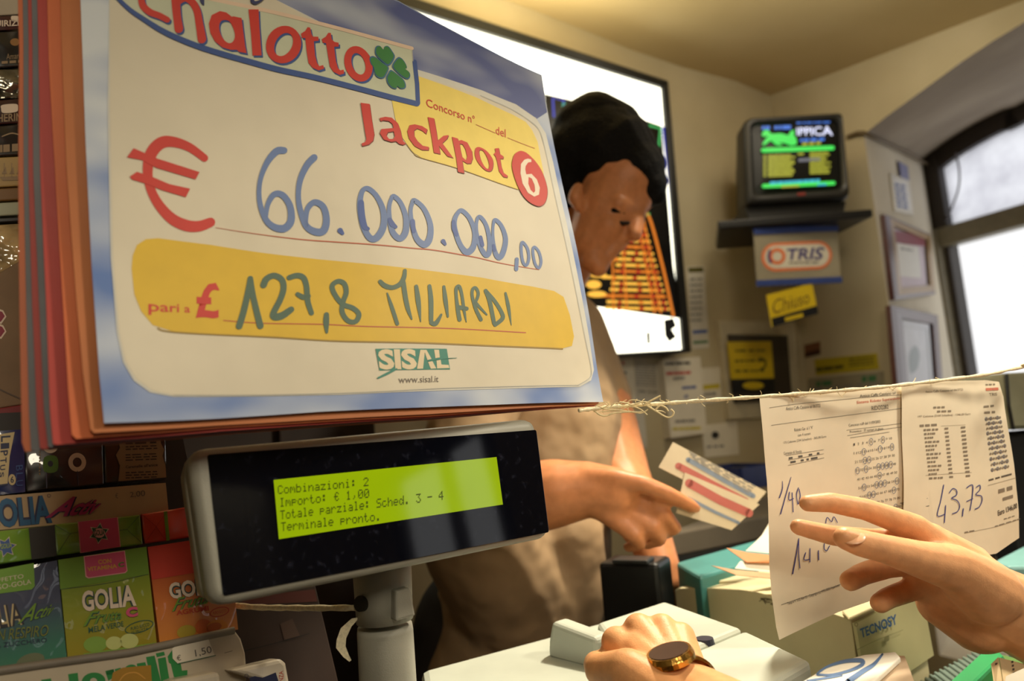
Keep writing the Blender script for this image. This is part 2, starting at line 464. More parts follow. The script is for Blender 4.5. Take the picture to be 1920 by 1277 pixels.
wbar('jamb', jl - 0.05, jl + 0.07, ty, wa[0].y + 0.02, m_frame)
wbar('jamb', w_end - 0.1, w_end + 0.05, sillw, wa[0].y, m_frame)
wbar('transom', jl - 0.04, w_end, ty - 0.045, ty + 0.035, m_frame2, 0.03)
wbar('sill_rail', jl - 0.04, w_end, sillw, sillw + 0.06, m_frame2)
m_frost = bpy.data.materials.new('frosted_pane'); m_frost.use_nodes = True
nt = m_frost.node_tree; nt.nodes.remove(nt.nodes['Principled BSDF'])
tl = nt.nodes.new('ShaderNodeBsdfTranslucent'); no1 = nt.nodes.new('ShaderNodeTexNoise'); no1.inputs['Scale'].default_value = 9; no1.inputs['Detail'].default_value = 6
cr = nt.nodes.new('ShaderNodeValToRGB'); cr.color_ramp.elements[0].position = 0.3; cr.color_ramp.elements[0].color = (0.62, 0.62, 0.68, 1); cr.color_ramp.elements[1].position = 0.62; cr.color_ramp.elements[1].color = (0.86, 0.87, 0.92, 1)
tcx = nt.nodes.new('ShaderNodeTexCoord'); nt.links.new(tcx.outputs['Object'], no1.inputs['Vector'])
nt.links.new(no1.outputs['Fac'], cr.inputs[0]); nt.links.new(cr.outputs[0], tl.inputs[0]); nt.links.new(tl.outputs[0], nt.nodes['Material Output'].inputs[0])
m_glass = bpy.data.materials.new('clear_pane'); m_glass.use_nodes = True
nt = m_glass.node_tree; nt.nodes.remove(nt.nodes['Principled BSDF'])
tp = nt.nodes.new('ShaderNodeBsdfTransparent'); gl = nt.nodes.new('ShaderNodeBsdfGlossy'); gl.inputs['Roughness'].default_value = 0.02
mx = nt.nodes.new('ShaderNodeMixShader'); mx.inputs[0].default_value = 0.06
nt.links.new(tp.outputs[0], mx.inputs[1]); nt.links.new(gl.outputs[0], mx.inputs[2]); nt.links.new(mx.outputs[0], nt.nodes['Material Output'].inputs[0])
mb = MB()
up = [Vector((jl, ty))] + inn + [Vector((w_end, ty))]
tri = tessellate_polygon([[Vector((p.x, p.y, 0)) for p in up]])
mb.add([WIN.pt(p.x, p.y, -0.02) for p in up], [list(t) for t in tri], m_frost)
fp = mb.build('frosted_pane', win)
mb = MB(); mb.add([WIN.pt(jl, sillw, -0.03), WIN.pt(w_end, sillw, -0.03), WIN.pt(w_end, ty, -0.03), WIN.pt(jl, ty, -0.03)], [[0, 1, 2, 3]], m_glass)
mb.build('clear_pane', win)
mb = MB(); mb.tube([WIN.hit(*p, 0.012) for p in catmull([(1796, 288), (1802, 320), (1801, 350), (1792, 380), (1775, 420)])], 0.004, mat('bead_of_sealant', (120, 120, 130), 0.6), 6)
mb.build('cable', win, smooth=True)
# door further along the right wall, outside the picture: daylight through its panes shows in the display glass
dr = thing('door_1', '', '', WR.pt(DOOR[0], 0)); struct(dr); del dr['label'], dr['category']
for nm, x0, x1, y0, y1 in (('stile', 0, .1, 0, 2.1), ('stile', .9, 1.0, 0, 2.1), ('mullion', .40, .47, 0.1, 2.0), ('rail', .1, .9, 2.0, 2.1), ('rail', .1, .9, 0, .14)):
    q = MB(); q.prism([WR.pt(DOOR[0] + a_, b_, 0) for a_, b_ in ((x0, y0), (x1, y0), (x1, y1), (x0, y1))], -WR.n * 0.05, m_frame); q.build(nm, dr)
mb = MB(); mb.add([WR.pt(DOOR[0] + a_, b_, -0.02) for a_, b_ in ((0.1, .14), (.9, .14), (.9, 2.0), (.1, 2.0))], [[0, 1, 2, 3]], m_glass); mb.build('pane', dr)

# ceiling: springs from both wall heads
hA = [WL.hit(*p) for p in ((1450, 181), (1380, 152), (1280, 126), (1180, 92), (1080, 50), (960, 4))]
hB = [WR.hit(*p) for p in ((1450, 181), (1560, 138), (1700, 84), (1820, 38), (1920, 0))]
hA[0] = hB[0] = Vector((CORNER.x, CORNER.y, hA[0].z))
dA = Vector((-WLD.x, -WLD.y, 0.03)); dB = Vector((_u.x, _u.y, 0.06))
hA += [hA[-1] + dA * t for t in (0.5, 1.5, 3.2)]; hB += [hB[-1] + dB * t for t in (0.5, 1.5, 5.0)]
A_ = hA; B_ = hB; c0 = hA[0]
rows = [[pa + (pb - c0) + Vector((0, 0, 0.10 * math.sin(min(1, i / 5) * math.pi / 2) * math.sin(min(1, j / 4) * math.pi / 2))) for j, pb in enumerate(B_)] for i, pa in enumerate(A_)]
mb = MB(); mb.grid(rows, m_ceil)
c = mb.build('ceiling', smooth=True, merge=True); struct(c)
# dark moulding stain where the ceiling meets the wall over the light box
far = rows[-1][-1]
mb = MB(); q = [Vector((CORNER.x, CORNER.y, 0)) + WLD * 0.3 - _u * 0.3, Vector((CORNER.x, CORNER.y, 0)) - WLD * 4.8 - _u * .3]
mb.prism([Vector((q[0].x, q[0].y, 0)), Vector((q[1].x, q[1].y, 0)), Vector((q[1].x, q[1].y, 0)) + _u * 6.8, Vector((q[0].x, q[0].y, 0)) + _u * 6.8], (0, 0, -0.05), m_floor)
struct(mb.build('floor', merge=True))
# back walls close the shop
cA = Vector((CORNER.x, CORNER.y, 0)) - WLD * 4.6; cB = Vector((CORNER.x, CORNER.y, 0)) + _u * 6.2; cC = cA + _u * 6.2
for nm, p, q, nn in (('wall_back', cB, cC, -_u), ('wall_front', cC, cA, WLD)):
    mb = MB(); mb.prism([p, q, q + Vector((0, 0, 3)), p + Vector((0, 0, 3))], -nn * 0.1 if nm == 'wall_front' else -nn * 0.1, m_wall); struct(mb.build(nm, merge=True))

# ================================================================== LIGHT BOX AND NOTICES ON THE LEFT WALL
D_ = 0.09
LB = Plane(WL.hit(1285, 655) + WL.n * D_, WL.u, WL.v)
lb = thing('light_box', 'large black-framed backlit white game board on the wall behind the counter', 'light box', WL.hit(1100, 660))
mb = MB()
o_in = [(700, -8), (1243, 163), (1282, 655), (700, 690)]
o_out = [(640, -50), (1253, 152), (1296, 660), (640, 702)]
P4 = [LB.hit(*p) for p in o_out]; Q4 = [LB.hit(*p) for p in o_in]
# match the left ends on the plane so that the frame stays square there
mb.grid([[p - WL.n * D_ for p in P4], P4, [p + WL.n * 0.004 for p in [LB.hit(650, -42), LB.hit(1251, 155), LB.hit(1294, 658), LB.hit(650, 700)]], Q4, [p - WL.n * 0.012 for p in Q4]], mat('light_box_frame', (14, 15, 14), 0.35), True)
mb.build('frame', lb, merge=True)
mb = MB(); LBF = LB.back(0.010); g = Gfx(mb, LBF, 0.0006)
w_lit = glow('panel_white', (255, 250, 224), 3.2); k_lit = mat('panel_black', (10, 9, 8), 0.3)
yl = glow('panel_yellow', (255, 190, 70), 1.25); og = glow('panel_orange', (255, 140, 40), 0.85); rd = glow('panel_red', (235, 60, 30), 0.6)
gr = glow('panel_green', (80, 210, 110), 0.8); bl = glow('panel_blue', (90, 100, 235), 0.7)
g.fill([(690, -12), (1246, 160), (1284, 657), (690, 692)], w_lit, 0)
mb.build('diffuser', lb); mb = MB(); g = Gfx(mb, LBF, 0.0006)
g.fill([(1020, 176), (1064, 186), (1170, 212), (1240, 236), (1262, 500), (1280, 598), (1110, 574), (1060, 560)], k_lit, 1)
for q in ([(1036, 184), (1056, 188), (1058, 222), (1038, 219)],): g.stroke(q, 4, bl, 2, True, smooth=False)
g.stroke([(1054, 195), (1100, 203), (1104, 236), (1058, 228)], 4, gr, 2, True, smooth=False)
g.stroke([(1180, 226), (1238, 241), (1232, 306), (1224, 312)], 4.5, gr, 2, smooth=False)
g.stroke([(1160, 398), (1216, 402)], 5, gr, 2); g.stroke([(1243, 240), (1262, 420), (1276, 585)], 5, bl, 2)
for q in ((1203, 262, 9, 5), (1208, 276, 7, 5), (1212, 290, 6, 6), (1214, 302, 5, 5), (1206, 372, 7, 8), (1196, 384, 6, 6)): g.ellipse(*q, rd, 3)
g.stroke([(1198, 405), (1216, 406), (1242, 500), (1262, 592)], 5, og, 2)
for i in range(15):
    t = i / 14; y = 417 + t * 161; x1 = 1208 + t * 46; x0 = 1168 - 40 * t + (6 if i % 3 else -14)
    g.fill([(x0, y - 3.4), (x1, y - 2 + 1.5), (x1 + 1, y + 4), (x0, y + 2.2)], yl if i % 4 else og, 3)
    for j, f in enumerate((0.0, 0.16, 0.46, 0.9)):
        xx = x1 - 8 - f * (x1 - x0) * 0.8; g.ellipse(xx, y + 1, 4.2, 4.2, rd if (i + j) % 3 else og, 4, n=8)
for x, y, rx, ry, m_ in ((1113, 500, 12, 7, yl), (1120, 516, 16, 5, yl), (1112, 534, 14, 8, yl), (1118, 552, 18, 6, yl), (1132, 484, 10, 6, og), (1150, 470, 12, 6, rd), (1165, 455, 12, 7, rd), (1146, 440, 10, 5, rd)): g.ellipse(x, y, rx, ry, m_, 5)
for q in ([(1147, 478), (1150, 590)], [(1168, 470), (1174, 580)], [(1196, 412), (1226, 588)], [(1206, 412), (1238, 588)]): g.stroke(q, 3, og, 4)
g.fill([(1244, 600), (1262, 596), (1268, 612), (1259, 618), (1268, 632), (1254, 642), (1246, 630)], k_lit, 2)
g.fill([(1211, 624), (1218, 622), (1219, 644), (1213, 646)], k_lit, 2); g.stroke([(1228, 634), (1238, 640)], 3, k_lit, 2)
mb.build('game_grid', lb)

m_paper = mat('white_paper', (226, 218, 200), 0.75, 0.05, 14)
m_paperg = mat('grey_paper', (206, 200, 186), 0.75, 0.07, 20)
i_blk = paint('black', (28, 28, 30)); i_red = paint('red', (196, 48, 40)); i_blu = paint('blue', (50, 82, 158)); i_gry = paint('grey', (128, 124, 118))
i_yel = paint('yellow', (204, 186, 50)); i_grn = paint('green', (66, 118, 76)); i_pink = paint('pink_print', (206, 128, 112))
def sheet(name, pl, quad, m, label, cat, draw, th=0.0015, lift=None, group=None, r=0.0):
    lift = th if lift is None else lift
    mb = MB(); pf = Plane(pl.o + pl.n * lift, pl.u, pl.v)
    mb.prism([pf.hit(*q) for q in quad], -pl.n * th, m)
    if draw: draw(Gfx(mb, pf, 0.0004))
    o = mb.build(name); return tag(o, label, cat, group)
def dA_(g):
    g.words([(1131, 676), (1172, 678), (1172, 683), (1131, 682)], i_red, 1, 4)
    g.stroke([(1139, 699), (1158, 718), (1176, 734)], 6, paint('teal_marker', (52, 84, 92)), 1); g.stroke([(1172, 699), (1158, 718), (1147, 734)], 6, paint('teal_marker', (52, 84, 92)), 1)
    g.words([(1138, 742), (1180, 744), (1180, 747), (1138, 746)], i_gry, 1, 4)
sheet('wall_notice', WL, [(1110, 664), (1187, 666), (1193, 752), (1118, 752)], m_paper, 'white notice with a big marker cross under the light box', 'notice', dA_)
def dB_(g):
    for i in range(9): g.words([(1192, 680 + i * 5), (1232, 682 + i * 5), (1232, 684 + i * 5), (1192, 682 + i * 5)], i_gry, 1, 5)
    g.words([(1198, 732), (1236, 735), (1236, 738), (1198, 735)], i_gry, 1, 3)
sheet('wall_notice', WL, [(1189, 666), (1239, 669), (1246, 760), (1193, 754)], m_paperg, 'grey printed sheet between the crossed notice and the wall calendar', 'notice', dB_)
def dC_(g):
    for y, c, x0, x1 in ((680, i_blk, 1246, 1295), (698, i_red, 1249, 1296), (708, i_gry, 1262, 1284), (725, i_blu, 1279, 1306), (742, i_blu, 1283, 1290), (788, i_gry, 1266, 1304), (802, i_yel, 1261, 1316)):
        g.words([(x0, y), (x1, y - 2), (x1, y + 3), (x0, y + 5)], c, 1, 4, 0.9)
sheet('wall_calendar', WL, [(1243, 672), (1313, 669), (1326, 812), (1258, 822)], m_paper, 'thick white tear-off calendar with red, blue and yellow lines on the wall', 'calendar', dC_, 0.03)
def dD_(g): g.fill([(1318, 722), (1349, 719), (1350, 728), (1319, 731)], i_yel, 1); g.words([(1320, 737), (1344, 735), (1344, 741), (1320, 743)], i_gry, 1, 3)
sheet('wall_notice', WL, [(1315, 690), (1350, 688), (1354, 752), (1322, 756)], m_paper, 'small notice with a yellow line to the right of the wall calendar', 'notice', dD_)
def dE_(g):
    g.fill([(1290, 502), (1318, 501), (1319, 510), (1291, 511)], paint('olive', (90, 84, 20)), 1); g.fill([(1298, 620), (1326, 618), (1326, 624), (1299, 626)], i_blu, 1); g.fill([(1299, 640), (1327, 638), (1327, 643), (1300, 645)], i_grn, 1)
    for i in range(8): g.words([(1294, 522 + i * 11), (1318, 521 + i * 11), (1318, 525 + i * 11), (1294, 526 + i * 11)], i_gry, 1, 3)
sheet('wall_notice', WL, [(1288, 500), (1320, 499), (1330, 652), (1298, 655)], m_paperg, 'tall narrow notice with an olive heading beside the light box edge', 'notice', dE_)
def dF_(g): g.ellipse(1341, 816, 7, 7, i_blk, 1); g.words([(1325, 836), (1360, 834), (1360, 838), (1325, 840)], i_gry, 1, 3)
sheet('wall_notice', WL, [(1316, 798), (1382, 790), (1386, 852), (1322, 858)], m_paper, 'white sheet with one black dot low on the wall', 'notice', dF_)
def dG_(g):
    for y, c in ((788, i_pink), (800, i_gry), (806, i_gry), (818, i_pink)): g.words([(1140, y), (1200, y + 2), (1200, y + 6), (1140, y + 4)], c, 1, 5)
sheet('wall_notice', WL, [(1118, 770), (1208, 772), (1214, 840), (1122, 838)], m_paperg, 'sheet with reddish print half hidden behind the clerk', 'notice', dG_)
# framed yellow notice near the corner
fr_ = thing('framed_notice', 'yellow and black notice in a dark frame with a pale outer moulding', 'framed notice', WL.hit(1415, 700))
mb = MB(); slab(mb, WL, [WL.hit(*p) for p in ((1340, 602), (1482, 604), (1492, 782), (1360, 787))], 0.02, mat('pale_moulding', (196, 186, 160), 0.6), 0, 0.004, 0.02); mb.build('moulding', fr_)
mb = MB(); slab(mb, WL, [WL.hit(*p) for p in ((1354, 630), (1461, 632), (1470, 752), (1366, 757))], 0.014, mat('dark_frame', (58, 50, 42), 0.5), 0, 0.003, 0.034); mb.build('frame', fr_)
mb = MB(); g = Gfx(mb, Plane(WL.o + WL.n * 0.0345, WL.u, WL.v), 0.0005)
m_ysign = mat('yellow_sign', (214, 186, 28), 0.4, 0.06, 12)
g.fill([(1363, 641), (1446, 640), (1451, 709), (1370, 711)], m_ysign, 1); g.fill([(1370, 711), (1451, 709), (1453, 736), (1373, 738)], mat('black_plate', (16, 18, 24), 0.4), 1)
for y in (656, 675, 694): g.words([(1378, y), (1436, y - 1), (1436, y + 3), (1378, y + 4)], paint('olive', (90, 84, 20)), 2, 5)
g.stroke([(1424, 672), (1434, 676), (1434, 688), (1426, 692)], 4, paint('olive', (90, 84, 20)), 2); g.ellipse(1412, 723, 20, 7, m_ysign, 2)
mb.build('notice_sheet', fr_)
# conduits in the corner
for i, (x0, x1) in enumerate(((1487, 1496), (1502, 1509))):
    mb = MB(); mb.tube([WR.hit(x0, 600, 0.03), WR.hit(x1, 760, 0.03), WR.hit(x1 + 3, 880, 0.03)], (0.014, 0.014, 0.014) if i == 0 else (0.009,) * 3, mat('painted_pipe', (176, 162, 132), 0.5), 10)
    tag(mb.build('conduit_pipe', smooth=True), ('thicker cream conduit pipe in the room corner beside the framed notice', 'thinner cream conduit pipe in the room corner, right of the thicker one')[i], 'pipe')

# ================================================================== TELEVISION AND SIGNS
TVP = Plane(P(1490, 300, 1.98), (1, 0, 0), (0, 0, 1))
m_tv = mat('tv_plastic', (30, 29, 27), 0.42, 0.06, 40, 0.15, 600)
tv = thing('television', 'small black tube television showing green racing results on its shelf', 'television', TVP.hit(1490, 398))
tv_out = [(1397, 219), (1583, 208), (1597, 372), (1402, 384)]
mb = MB()
q4 = [Vector(TVP.uv(TVP.hit(*p))) for p in tv_out]
q = round2d(q4, 0.022, 5)
scr = [Vector(TVP.uv(TVP.hit(*p))) for p in ((1412, 232), (1576, 222), (1582, 352), (1418, 363))]
sr = round2d(scr, 0.02, 5)
L = lambda pts, h: [TVP.pt(p.x, p.y, h) for p in pts]
cen = sum(q, Vector((0, 0))) / len(q)
back1 = [cen + (p - cen) * 0.98 for p in q]; back2 = [cen + (p - cen) * 0.62 + Vector((0, 0.0)) for p in q]
mb.grid([L(back2, -0.27), L(back2, -0.265), L(back1, -0.09), L(q, -0.02), L(inset2d(q, 0.006), 0.0), L(inset2d(sr, -0.006), -0.002), L(sr, -0.012)], m_tv, True)
mb.add(L(back2, -0.27), [list(range(len(q)))], m_tv)
mb.build('casing', tv, smooth=True, merge=True)
mb = MB(); mb.prism([TVP.hit(*p, -0.03) for p in ((1402, 382), (1597, 370), (1590, 402), (1412, 412))], -TVP.n * 0.15, m_tv); mb.build('base', tv, bevel=0.004)
# screen: gently bulged glass with the picture on it
mb = MB(); ctr = sum(sr, Vector((0, 0))) / len(sr)
bul = lambda p: -0.018 + 0.016 * (1 - min(1, ((p - ctr).length / 0.16) ** 2))
m_scr = mat('screen_glass', (24, 24, 22), 0.35, 0.02, spec=0.2)
rows = [[TVP.pt(c_.x, c_.y, bul(c_)) for c_ in [ctr + (p - ctr) * k for p in sr]] for k in (0.02, 0.3, 0.55, 0.8, 1.0)]
mb.grid(rows, m_scr, True)
TS = Plane(TVP.o - TVP.n * 0.001, TVP.u, TVP.v)
g = Gfx(mb, TS, 0.0004).zoom(1380, 200, 3.546)
e_gr = glow('screen_green', (70, 230, 90), 1.1); e_yel = glow('screen_yellow', (190, 190, 60), 0.9); e_wh = glow('screen_white', (225, 228, 255), 1.3); e_bl = glow('screen_blue', (70, 130, 235), 0.9); e_cy = glow('screen_cyan', (60, 190, 220), 1.0)
g.text('IPPICA', [(402, 140), (640, 128), (645, 192), (405, 192)], e_wh, 1, 0.02)
g.words([(172, 130), (235, 128), (235, 152), (172, 154)], e_bl, 1, 2); g.words([(255, 128), (385, 122), (385, 150), (255, 152)], e_bl, 1, 3)
g.words([(402, 104), (640, 98), (640, 108), (402, 114)], e_bl, 1, 6)
g.fill([(172, 190), (185, 160), (215, 158), (235, 180), (300, 178), (345, 190), (362, 165), (390, 158), (384, 182), (398, 210), (404, 240), (380, 252), (340, 248), (300, 240), (262, 250), (240, 228), (215, 236), (190, 256), (176, 250), (198, 214), (210, 196), (188, 200)], e_gr, 1, smooth=True)
g.stroke([(240, 225), (270, 250), (300, 252)], 12, e_gr, 1); g.stroke([(330, 240), (370, 254), (398, 246)], 12, e_gr, 1)
g.stroke([(182, 290), (640, 274)], 30, e_gr, 1); g.stroke([(185, 528), (648, 508)], 26, e_gr, 1)
g.words([(225, 500), (560, 482), (560, 500), (225, 518)], e_cy, 2, 9, 0.9); g.fill([(300, 528), (420, 522), (420, 534), (300, 540)], e_yel, 2); g.fill([(540, 515), (600, 512), (600, 524), (540, 527)], e_cy, 2)
g.words([(425, 215), (600, 206), (600, 226), (425, 234)], e_bl, 1, 4); g.words([(440, 240), (575, 232), (575, 250), (440, 258)], e_yel, 1, 3)
for i in range(11):
    y = 322 + i * 13.5; e_ = random.Random(i).uniform(0, 40)
    g.fill([(182, y), (200, y - 1), (200, y + 8), (182, y + 9)], e_yel, 1); g.words([(212, y), (400 - e_, y - 5), (400 - e_, y + 5), (212, y + 10)], e_yel, 1, 5, 0.95, random.Random(i))
    g.words([(490, y - 18), (635 - random.Random(i + 50).uniform(0, 45), y - 22), (635 - random.Random(i + 50).uniform(0, 45), y - 13), (490, y - 9)], e_yel, 1, 3, 0.95, random.Random(i))
g.words([(415, 345), (560, 338), (560, 360), (415, 368)], glow('screen_grey', (150, 150, 160), 0.5), 1, 2, 1)
g.words([(410, 310), (465, 307), (465, 320), (410, 322)], e_yel, 1, 1)
mb.build('screen', tv, smooth=False)
mb = MB(); Gfx(mb, TVP, 0.0004).fill([(1495, 362), (1510, 361), (1510, 366), (1495, 367)], glow('red_standby', (160, 40, 20), 0.5), 2); mb.build('standby_light', tv)
# shelf on a bracket
sh = thing('tv_shelf', 'black wall-bracket shelf that carries the television', 'shelf', WR.hit(1490, 420))
mb = MB()
SHZ = TVP.hit(1480, 411).z
HS = hplane(SHZ)
fl, frr = TVP.hit(1337, 418), TVP.hit(1622, 397)
fl, frr = Vector((fl.x, fl.y - 0.04, SHZ)), Vector((frr.x, frr.y - 0.04, SHZ))
mb.prism([fl, frr, frr + Vector((-0.03, 0.24, 0)), fl + Vector((0.06, 0.24, 0))], (0, 0, -0.022), m_dark); mb.build('shelf_plate', sh, bevel=0.004)
mb = MB(); mb.prism([TVP.hit(*p, -0.10) for p in ((1446, 414), (1566, 406), (1570, 492), (1452, 492))], -TVP.n * 0.06, m_dark); mb.build('bracket_post', sh, bevel=0.005)
mb = MB(); pa = TVP.hit(1508, 450, -0.16); pw = WR.hit(1530, 450, 0.0); mb.tube([pa, pw], 0.03, m_dark); mb.build('bracket_arm', sh)
# hanging sign under the shelf
TRP = vplane(1495, 480, 1.94, (9000, 175))
sg = thing('hanging_sign', 'clear hanging sign with an orange-edged oval logo and two blue bars under the television', 'sign', TRP.hit(1495, 530))
m_plate = mat('sign_plate', (180, 172, 150), 0.25, 0.03, 20, alpha=0.55)
mb = MB(); mb.prism([TRP.hit(*p) for p in ((1413, 435), (1570, 430), (1577, 526), (1420, 531))], -TRP.n * 0.003, m_plate)
g = Gfx(mb, TRP, 0.0006).zoom(1380, 200, 3.546)
g.text('TRIS', [(335, 945), (585, 935), (582, 1018), (345, 1022)], paint('navy_logo', (56, 50, 118)), 3, 0.02, 0.2)
cap = lambda x0, x1, yc, r, n=10: [(x0 + r - r * math.sin(math.pi * i / n), yc(x0) - r * math.cos(math.pi * i / n)) for i in range(n + 1)] + [(x1 - r + r * math.sin(math.pi * i / n), yc(x1) + r * math.cos(math.pi * i / n)) for i in range(n + 1)]
yc = lambda x: 1000 - 0.03 * (x - 200)
g.fill(cap(168, 638, yc, 95)[::-1], paint('sign_orange', (222, 122, 74)), 1); g.fill(cap(188, 618, yc, 76)[::-1], paint('sign_cream', (212, 206, 190)), 2)
g.ellipse(272, 996, 56, 56, paint('sign_orange', (222, 112, 64)), 3, hole=(32, 32)); g.stroke([(222, 960), (214, 1000), (228, 1036)], 16, paint('navy_logo', (56, 50, 118)), 4)
g.words([(350, 1034), (560, 1030), (560, 1042), (350, 1046)], i_gry, 3, 6)
mb.build('plate', sg)
for a_, b_ in (((1413, 429), (1570, 423)), ((1419, 526), (1577, 519))):
    mb = MB(); mb.prism([TRP.hit(a_[0], a_[1], 0.004), TRP.hit(b_[0], b_[1], 0.004), TRP.hit(b_[0] + 1, b_[1] + 11, 0.004), TRP.hit(a_[0] + 1, a_[1] + 11, 0.004)], -TRP.n * 0.008, mat('blue_bar', (52, 72, 138), 0.4)); mb.build('bar', sg)
# yellow signs on the right wall
def dCh(g):
    g.fill([(1446, 597), (1532, 573), (1534, 588), (1449, 613)], mat('black_plate', (16, 18, 24), 0.4), 1)
    g.text('Chiuso', [(1447, 563), (1514, 545), (1519, 568), (1450, 590)], paint('sign_brown', (112, 86, 20)), 1, 0.0, 0.25)
    g.fill([(1471, 596), (1505, 587), (1506, 594), (1472, 603)], m_ysign, 2)
YP = vplane(1485, 575, 2.12, (9000, -1600))
YP = TRP
sheet('closing_sign', YP, [(1438, 553), (1523, 531), (1534, 588), (1448, 613)], m_ysign, 'tilted yellow sign with a black lower edge under the hanging sign', 'sign', dCh, 0.004, 0.002)
def dBr(g): g.fill([(1510, 661), (1537, 655), (1538, 664), (1511, 670)], paint('dark_brown', (70, 40, 26)), 1)
sheet('wall_sticker', WR, [(1508, 647), (1537, 640), (1538, 664), (1509, 671)], mat('brown_sticker', (128, 84, 54), 0.5), 'small brown sticker on the wall right of the conduit pipes', 'sticker', dBr, 0.002)
def dYl(g):
    g.words([(1530, 690), (1583, 684), (1583, 690), (1530, 697)], paint('olive_dark', (70, 66, 14)), 1, 3, 0.9)
    for i in range(3): g.words([(1592, 672 + i * 6), (1640, 668 + i * 6), (1640, 671 + i * 6), (1592, 675 + i * 6)], paint('olive', (90, 84, 20)), 1, 6)
sheet('wall_notice', WR, [(1527, 674), (1644, 662), (1648, 692), (1530, 704)], mat('yellow_strip', (176, 158, 24), 0.5, 0.05), 'long low yellow notice strip on the wall above the hanging tickets', 'notice', dYl, 0.002)
def dGn(g):
    g.words([(1530, 716), (1565, 713), (1565, 722), (1530, 725)], i_grn, 1, 2); g.words([(1616, 706), (1648, 703), (1648, 714), (1616, 717)], i_grn, 1, 2)
    g.words([(1520, 728), (1650, 716), (1650, 720), (1520, 733)], i_gry, 1, 8)
sheet('wall_notice', WR, [(1514, 710), (1656, 696), (1660, 760), (1518, 770)], mat('greenish_paper', (148, 140, 116), 0.6), 'dull greenish notice below the long yellow strip', 'notice', dGn, 0.002)
# pictures and card on the splayed jamb
m_mah = mat('mahogany', (74, 26, 20), 0.35, 0.15, 60); m_gold = mat('gilt', (150, 116, 62), 0.4, 0.1, 80, metal=0.3)
def picture(label, out, inn_, draw, loc):
    t = thing('framed_picture', label, 'picture', JV.hit(*loc), 'framed pictures on the window jamb')
    mb = MB(); a_ = [JV.hit(*p) for p in out]; b_ = [JV.hit(*p) for p in inn_]
    md = [p.lerp(q_, 0.35) for p, q_ in zip(a_, b_)]
    mb.grid([a_, [p + JV.n * 0.014 for p in a_], [p + JV.n * 0.018 for p in md]], m_mah, True); mb.grid([[p + JV.n * 0.018 for p in md], [p + JV.n * 0.013 for p in b_], [p + JV.n * 0.006 for p in b_]], m_gold if draw == 1 else m_mah, True)
    mb.build('frame', t, merge=True)
    mb = MB(); pf = Plane(JV.o + JV.n * 0.006, JV.u, JV.v); g = Gfx(mb, pf, 0.0006)
    if draw == 1:
        g.fill(inn_, mat('mount_mauve', (196, 176, 186), 0.5), 0); g.fill([(1673, 432), (1732, 442), (1735, 462), (1676, 456)], paint('maroon', (132, 34, 48)), 1)
        g.fill([(1679, 455), (1722, 463), (1727, 522), (1683, 518)], paint('certificate', (222, 218, 208)), 2); g.words([(1688, 464), (1712, 468), (1712, 472), (1688, 468)], i_gry, 3, 3)
    else:
        g.fill(inn_, mat('mount_white', (216, 218, 226), 0.5), 0); g.stroke([(1692, 612), (1738, 618), (1744, 722), (1698, 722)], 3, paint('pale_line', (178, 182, 184)), 1, True, smooth=False)
        g.fill([(1706, 660), (1716, 648), (1724, 664), (1720, 690), (1708, 700), (1704, 680)], paint('pale_sketch', (168, 178, 184)), 1, smooth=True)
    mb.build('picture_sheet', t); return t
picture('framed certificate with mauve and maroon mount beside the arched window', [(1650, 404), (1737, 441), (1746, 553), (1668, 564)], [(1668, 424), (1731, 450), (1738, 536), (1682, 541)], 1, (1700, 560))
picture('framed pale sketch in a dark brown frame, below the maroon certificate', [(1660, 574), (1750, 592), (1765, 792), (1680, 806)], [(1683, 598), (1742, 608), (1754, 770), (1698, 780)], 2, (1710, 800))
def dCd(g):
    g.fill([(1675, 334), (1700, 340), (1710, 395), (1684, 390)], paint('card_white', (226, 222, 214)), 1)
    for i in range(6): g.words([(1677 + i, 343 + i * 8), (1699 + i, 348 + i * 8), (1699 + i, 353 + i * 8), (1677 + i, 348 + i * 8)], paint('card_blue', (84, 98, 150)), 2, 2, 0.8, random.Random(i))
sheet('hanging_card', JV, [(1670, 326), (1706, 336), (1713, 404), (1678, 396)], mat('card_cream', (214, 206, 188), 0.5), 'white card with blue lettering above the framed certificate', 'card', dCd, 0.004)
sheet('wall_sticker', JV, [(1685, 302), (1702, 312), (1705, 338), (1690, 332)], paint('sticker_blue', (120, 120, 160)), 'small bluish tag above the white card on the window jamb', 'tag', None, 0.003, 0.006)
mb = MB(); mb.tube([WR.hit(1593, 257, 0.01), WR.hit(1612, 250, 0.012), WR.hit(1625, 250, 0.012)] + [JV.hit(*p, 0.01) for p in ((1640, 264), (1680, 282), (1735, 310))], 0.006, mat('old_cable', (110, 92, 62), 0.6), 8)
tag(mb.build('power_cable', smooth=True), 'brown cable running from the television along the arch edge', 'cable')

